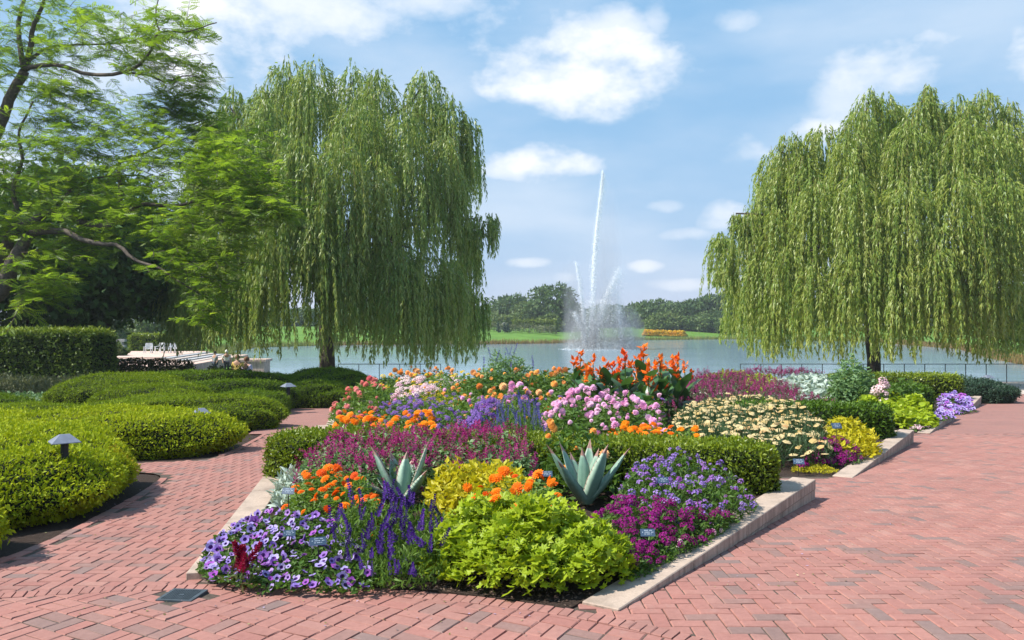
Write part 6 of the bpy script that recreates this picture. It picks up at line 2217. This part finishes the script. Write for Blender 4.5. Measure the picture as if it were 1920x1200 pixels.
def mist(px_c, half_px, py_top, dens_, lean=0):
    """a soft column of falling spray, thinning outwards and upwards"""
    c = fp(px_c, 655)
    top = fp(px_c + lean, py_top)
    hw = half_px / F * FY
    a = np.linspace(0, 2 * np.pi, 24, endpoint=False)
    V = []
    for u in np.linspace(0, 1, 8):
        cc = c * (1 - u) + top * u
        r_ = hw * math.sqrt(max(.02, 1 - u ** 2.2))
        V.append(np.c_[cc[0] + r_ * np.cos(a), r_ * .8 * np.sin(a), np.full(24, cc[2] + .03)])
    V = np.array(V)
    i, j = np.meshgrid(np.arange(7), np.arange(24), indexing='ij')
    Fq = np.stack([i * 24 + j, i * 24 + (j + 1) % 24, (i + 1) * 24 + (j + 1) % 24, (i + 1) * 24 + j], -1).reshape(-1, 4)
    t_ = MB()
    t_.add(V.reshape(-1, 3), [Fq, np.arange(24)[None, ::-1], (np.arange(24) + 7 * 24)[None]])
    o = t_.build('mist', M['mist'], fr_)
    o.color = (1, 1, 1, dens_)
    o['kind'] = 'stuff'
mist(1137, 34, 330, .30, 4)
mist(1078, 26, 470, .45, -6)
mist(1130, 88, 548, .22, 0)
mist(1178, 36, 575, .5, 0)
mist(1104, 30, 560, .35, 2)
n = 15000
u_ = rng.random(n) ** 1.6
a = rng.uniform(0, 6.283, n)
r_ = (6.2 - 3.2 * u_) * np.sqrt(rng.random(n))
t_ = MB()
scatter(t_, FLAKE, np.c_[2.0 + r_ * np.cos(a), r_ * .7 * np.sin(a), u_ * 8.0 + .05], zframes(SUNV + .6 * rng.normal(size=(n, 3))), .085 * rng.uniform(.5, 1.4, n))
t_.build('falling_spray', M['spray'], fr_)['kind'] = 'stuff'
# pipes at the foot
t_ = MB()
for dx_ in (-.9, -.1, .7):
    tube(t_, np.array([(dx_, 0, -.6), (dx_, 0, .12)]), .11, 8)
t_.build('nozzle', M['dark_metal'], fr_)
# foam ring on the water
t_ = MB()
n = 700
a = rng.uniform(0, 6.283, n)
r_ = 6.0 * np.sqrt(rng.random(n))
scatter(t_, DROP, np.c_[1.2 + r_ * np.cos(a) * 1.05, r_ * np.sin(a), rng.uniform(-.02, .03, n)], zframes(rng.normal(size=(n, 3))), .07 * rng.uniform(.4, 1.3, n))
t_.build('foam', M['spray'], fr_)['kind'] = 'stuff'

# ================================================================== FAR SHORE
def fz(x, y): return float(land(np.array([x]), np.array([y]))[0])
def far_tree(px, ytop, ybase, y, w_px, mat, label, seed, n=3600, leaf=.62, name='far_tree', cone=False, lob=16, tf=.14, group='trees beyond the lake'):
    x = (px - 960) / F * y
    zb = fz(x, y)
    h = EYE + (HOR - ytop) / F * y - zb
    return broad_tree(name, label, x, y, zb, h, w_px / F * y, mat, n=n, leaf=leaf, trunk_frac=tf, seed=seed, group=group, cone=cone, lob=lob, low=.6)
FT = [(962, 557, 250, 66, 'leaf_mid', 'round tree left of the tall dark tree across the lake'), (992, 572, 240, 55, 'leaf_light', 'lighter low tree before the round tree across the lake'), (1040, 532, 235, 62, 'leaf_mid', 'tallest dark tree across the lake, partly behind the spray'), (1062, 560, 238, 44, 'leaf_mid', 'dark tree behind the fountain spray at its left side'),
      (1030, 592, 226, 30, 'leaf_light', 'small yellow-green tree at the foot of the tallest far tree'), (915, 582, 245, 34, 'leaf_light', 'low pale tree at the edge of the first willow'), (898, 590, 235, 50, 'leaf_light', 'low bushy tree beside the hanging willow shoots'), (880, 575, 300, 40, 'leaf_light', 'thin pale tree farthest off beside the first willow'), (935, 595, 228, 36, 'leaf_light', 'small bright tree above the far lawn'),
      (1100, 590, 270, 70, 'leaf_mid', 'hazy tree directly behind the fountain'), (1150, 578, 285, 60, 'leaf_mid', 'hazy tree right behind the fountain jets'), (1192, 572, 280, 46, 'leaf_mid', 'hazy tree at the right side of the spray'), (1228, 566, 262, 58, 'leaf_mid', 'round green tree right of the fountain'), (1245, 586, 250, 42, 'leaf_light', 'lighter tree above the yellow flowers'), (1268, 568, 268, 36, 'leaf_mid', 'narrow tree right of the round green tree'),
      (1290, 564, 255, 44, 'leaf_mid', 'dark tree above the end of the yellow flowers'), (1318, 560, 262, 56, 'leaf_mid', 'broad dark tree left of the second willow'), (1316, 590, 248, 40, 'leaf_light', 'pale tree before the broad dark tree'), (1348, 552, 258, 50, 'leaf_mid', 'tree just left of the second willow crown'), (1352, 588, 246, 44, 'leaf_mid', 'low tree under the left edge of the second willow'), (1375, 545, 262, 50, 'leaf_light', 'tall tree half hidden by the second willow'),
      (1420, 560, 262, 70, 'leaf_mid', 'tree behind the left strands of the second willow'), (1500, 562, 265, 80, 'leaf_mid', 'tree hidden behind the second willow, left of its trunk'), (1600, 565, 265, 80, 'leaf_mid', 'tree behind the trunk of the second willow'), (1700, 560, 240, 80, 'leaf_mid', 'tree behind the right strands of the second willow'), (1800, 560, 230, 80, 'leaf_mid', 'tree behind the low right bough of the second willow'), (1905, 540, 200, 60, 'leaf_mid', 'tree at the right picture edge beyond the bank'),
      (840, 585, 240, 60, 'leaf_mid', 'tree behind the right bough of the first willow'), (760, 585, 235, 70, 'leaf_mid', 'tree behind the hanging shoots right of the first willow trunk'), (670, 588, 230, 80, 'leaf_light', 'tree far behind the first willow trunk'), (560, 590, 215, 80, 'leaf_mid', 'tree behind the first willow, left of its trunk'), (460, 592, 200, 80, 'leaf_mid', 'tree behind the left strands of the first willow'), (370, 590, 170, 90, 'leaf_mid', 'tree behind the terrace at the left')]
for k, (px, yt, y, w_, mt, lab) in enumerate(FT):
    far_tree(px, yt, 0, y, w_ * 1.6, M[mt], lab, 100 + k, n=4600, leaf=.70 if w_ < 50 else .85, lob=22, tf=.10)
# bushes behind the terrace
for k, (px, yt, y, w_, mt, lab) in enumerate([(200, 598, 108, 60, 'leaf_mid', 'grey-green bush over the end of the tall hedge'), (245, 592, 112, 66, 'leaf_light', 'pale bush behind the terrace wall'), (300, 586, 116, 70, 'leaf_mid', 'dark bush behind the terrace hedge'), (150, 600, 105, 70, 'leaf_mid', 'bush showing under the shade trees'), (60, 600, 105, 90, 'leaf_light', 'pale bush under the shade trees by the picture edge'), (213, 642, 70, 34, 'leaf_light', 'small light shrub at the left end of the terrace')]):
    far_tree(px, yt, 0, y, w_ * 1.2, M[mt], lab, 200 + k, n=3600, leaf=.34, name='garden_bush', lob=14, tf=.06, group='bushes round the terrace')

# far gardens: blue conifers, vine-covered fence, garden house, pale buildings, mast
for k, px in enumerate((934, 946, 952)):
    y = 196 + k
    x = (px - 960) / F * y
    zb = fz(x, y)
    broad_tree('blue_conifer', ['small blue conifer left of the garden house', 'middle small blue conifer before the garden house', 'small blue conifer right of the garden house'][k], x, y, zb, 2.6, 1.3, M['leaf_blue'], n=700, leaf=.22, trunk_frac=.03, seed=300 + k, cone=True, lob=9, tr=.08, low=.9)
gh = thing('garden_house', 'small garden house roof above the far lawn', 'building')
c = P(945, 600, 215)
fsc = .62
t_ = MB()
zb = fz(c[0], 215)
box(t_, (c[0], 215, zb + .6), (2.3, 2.0, 1.5))
t_.build('wall', M['greystone'], gh)
t_ = MB()
z0 = zb + 1.35
t_.add(np.array([(-1.5, -1.3, z0), (1.5, -1.3, z0), (1.5, 1.3, z0), (-1.5, 1.3, z0), (0, -1.3, z0 + .8), (0, 1.3, z0 + .8)]) + (c[0], 215, 0), [np.array([(0, 1, 4)]), np.array([(2, 3, 5)]), np.array([(0, 4, 5, 3), (1, 2, 5, 4)])])
t_.build('roof', plain('roof_shingle', (.42, .38, .34), .8, var=.2, scale=3), gh)
fg = thing('vine_pergola', 'long pergola overgrown with yellow-green vines beyond the far lawn', 'pergola')
px_a, px_b, yv = 965, 1040, 212
xa, xb = (px_a - 960) / F * yv, (px_b - 960) / F * yv
zb = fz((xa + xb) / 2, yv)
for k in range(9):
    t_ = MB()
    box(t_, (xa + (xb - xa) * k / 8, yv, zb + 1.2), (.16, .16, 2.6))
    t_.build('post', M['greystone'], fg)
t_ = MB()
box(t_, ((xa + xb) / 2, yv, zb + 2.5), (xb - xa + .4, .3, .2))
t_.build('beam', M['bark'], fg)
t_ = MB()
n = 2600
leaf_shell(t_, np.c_[rng.uniform(xa - .5, xb + .5, n), yv + rng.normal(0, .7, n), zb + 2.7 + rng.normal(0, .35, n)], rand_dirs(n, .4), .42, .3, .8)
t_.build('vines', leafmat('pergola_vine', [(.09, .14, .02), (.15, .2, .03), (.2, .25, .04)]), fg)
hz_z = lambda q: land(q[:, 0], q[:, 1])
patch_plants('hedge_planting', 'grey-green hedge below the far pergola', [(-9.5, 203), (11.5, 203), (11.5, 206), (-9.5, 206)], hz_z, 2.0, .42, 34, M['catmint'], cat='hedge', tm=RHOMB, wr=.6)
patch_plants('yellow_flower_bank', 'bank of yellow flowers at the foot of the trees across the lake', [(36, 221), (48, 224), (50, 228), (37, 226)], hz_z, 1.2, .40, 130, leafmat('yellow_bank', [(.10, .15, .02), (.45, .33, .02), (.75, .47, .02), (.82, .36, .02)]), cat='flowers', tm=RHOMB, wr=.8)
# reeds round the shore
def reeds(a0, a1, label, mat, h, inset=(-.4, 1.6)):
    seg = LAKE[a0:a1 + 1]
    t_ = MB()
    for k in range(len(seg) - 1):
        d = seg[k + 1] - seg[k]
        L = np.linalg.norm(d)
        n = int(L * 46)
        u = rng.random(n)
        out_ = unit(np.array([d[1], -d[0]]))
        p = seg[k] + d * u[:, None] + out_ * rng.uniform(*inset, n)[:, None]
        z = np.maximum(land(p[:, 0], p[:, 1]), LAKE_Z - .05)
        D = np.c_[rng.normal(0, .22, (n, 2)), np.ones(n)]
        s = h * rng.uniform(.5, 1.2, n)
        scatter(t_, TRI, np.c_[p, z], frames(D, rng.normal(size=(n, 3))), np.c_[np.full(n, .17), s, s], 0, np.clip(rng.normal(.5, .25, n) + .2 * wob(np.c_[p, z], .15), 0, 1))
    tag(t_.build('shore_reeds', mat), label, 'reeds', kind='stuff')
M['reed_g'] = leafmat('green_reeds', [(.09, .14, .03), (.15, .2, .045), (.24, .25, .07), (.30, .25, .10)], trans=.3)
M['reed_b'] = leafmat('brown_reeds', [(.16, .15, .045), (.24, .18, .06), (.30, .19, .08), (.22, .11, .06)], trans=.3)
reeds(11, 14, 'green reeds along the far shore right of the fountain', M['reed_g'], 1.1)
reeds(14, 18, 'brown reeds along the far lawn left of the fountain', M['reed_b'], 1.0)
reeds(18, 22, 'reeds along the left lake shore behind the first willow', M['reed_g'], .9)
reeds(7, 11, 'short reeds at the foot of the right lawn bank', M['reed_b'], .7)
# pale buildings beyond the trees
for (px0, px1, yt, yb_, y, lab) in [(892, 925, 578, 600, 420, 'pale flat-roofed building beyond the trees by the first willow'), (996, 1022, 569, 600, 420, 'pale flat-roofed building left of the tallest far tree'), (1128, 1202, 596, 615, 300, 'long low building with a white roof edge behind the spray')]:
    bd = thing('far_building', lab, 'building')
    a, b_ = P(px0, yt, y), P(px1, yt, y)
    z1 = a[2]
    z0 = fz((a[0] + b_[0]) / 2, y) - .5
    low = lab.startswith('long')
    t_ = MB()
    box(t_, ((a[0] + b_[0]) / 2, y + 6, (z0 + z1) / 2 - .3), (b_[0] - a[0], 12, z1 - z0 - .6))
    wall_o = t_.build('wall', M['greystone'] if low else M['white_paint'], bd)
    t_ = MB()
    box(t_, ((a[0] + b_[0]) / 2, y + 6, z1 - .28), (b_[0] - a[0] + .6, 12.6, .56))
    t_.build('roof', M['white_paint'], bd)
    for k in range(6):
        t_ = MB()
        box(t_, (a[0] + (b_[0] - a[0]) * (k + .5) / 6, y - .02, z1 - 2.2), ((b_[0] - a[0]) / 9, .1, 1.2))
        t_.build('window', M['tag_blue'], wall_o)
ms = thing('utility_mast', 'thin grey mast standing beyond the far trees', 'mast')
c = P(1011, 546, 380)
t_ = MB()
tube(t_, np.array([(c[0], 380, -2), (c[0], 380, c[2])]), [.22, .12], 6)
t_.build('pole', M['greystone'], ms)
t_ = MB()
box(t_, (c[0], 380, c[2] - .5), (2.2, .15, .15))
t_.build('crossarm', M['greystone'], ms)

# ================================================================== AIR
m, nt, out = new_mat('summer_haze')
pvn = nt.nodes.new('ShaderNodeVolumePrincipled')
pvn.inputs['Color'].default_value = (.86, .92, 1, 1)
pvn.inputs['Density'].default_value = .00038
pvn.inputs['Anisotropy'].default_value = .2
link(nt, pvn.outputs[0], out.inputs['Volume'])
t_ = MB()
box(t_, (20, 230, 13), (1400, 600, 34))
tag(t_.build('haze', m), 'thin pale summer haze over the garden and lake', 'haze', kind='stuff')
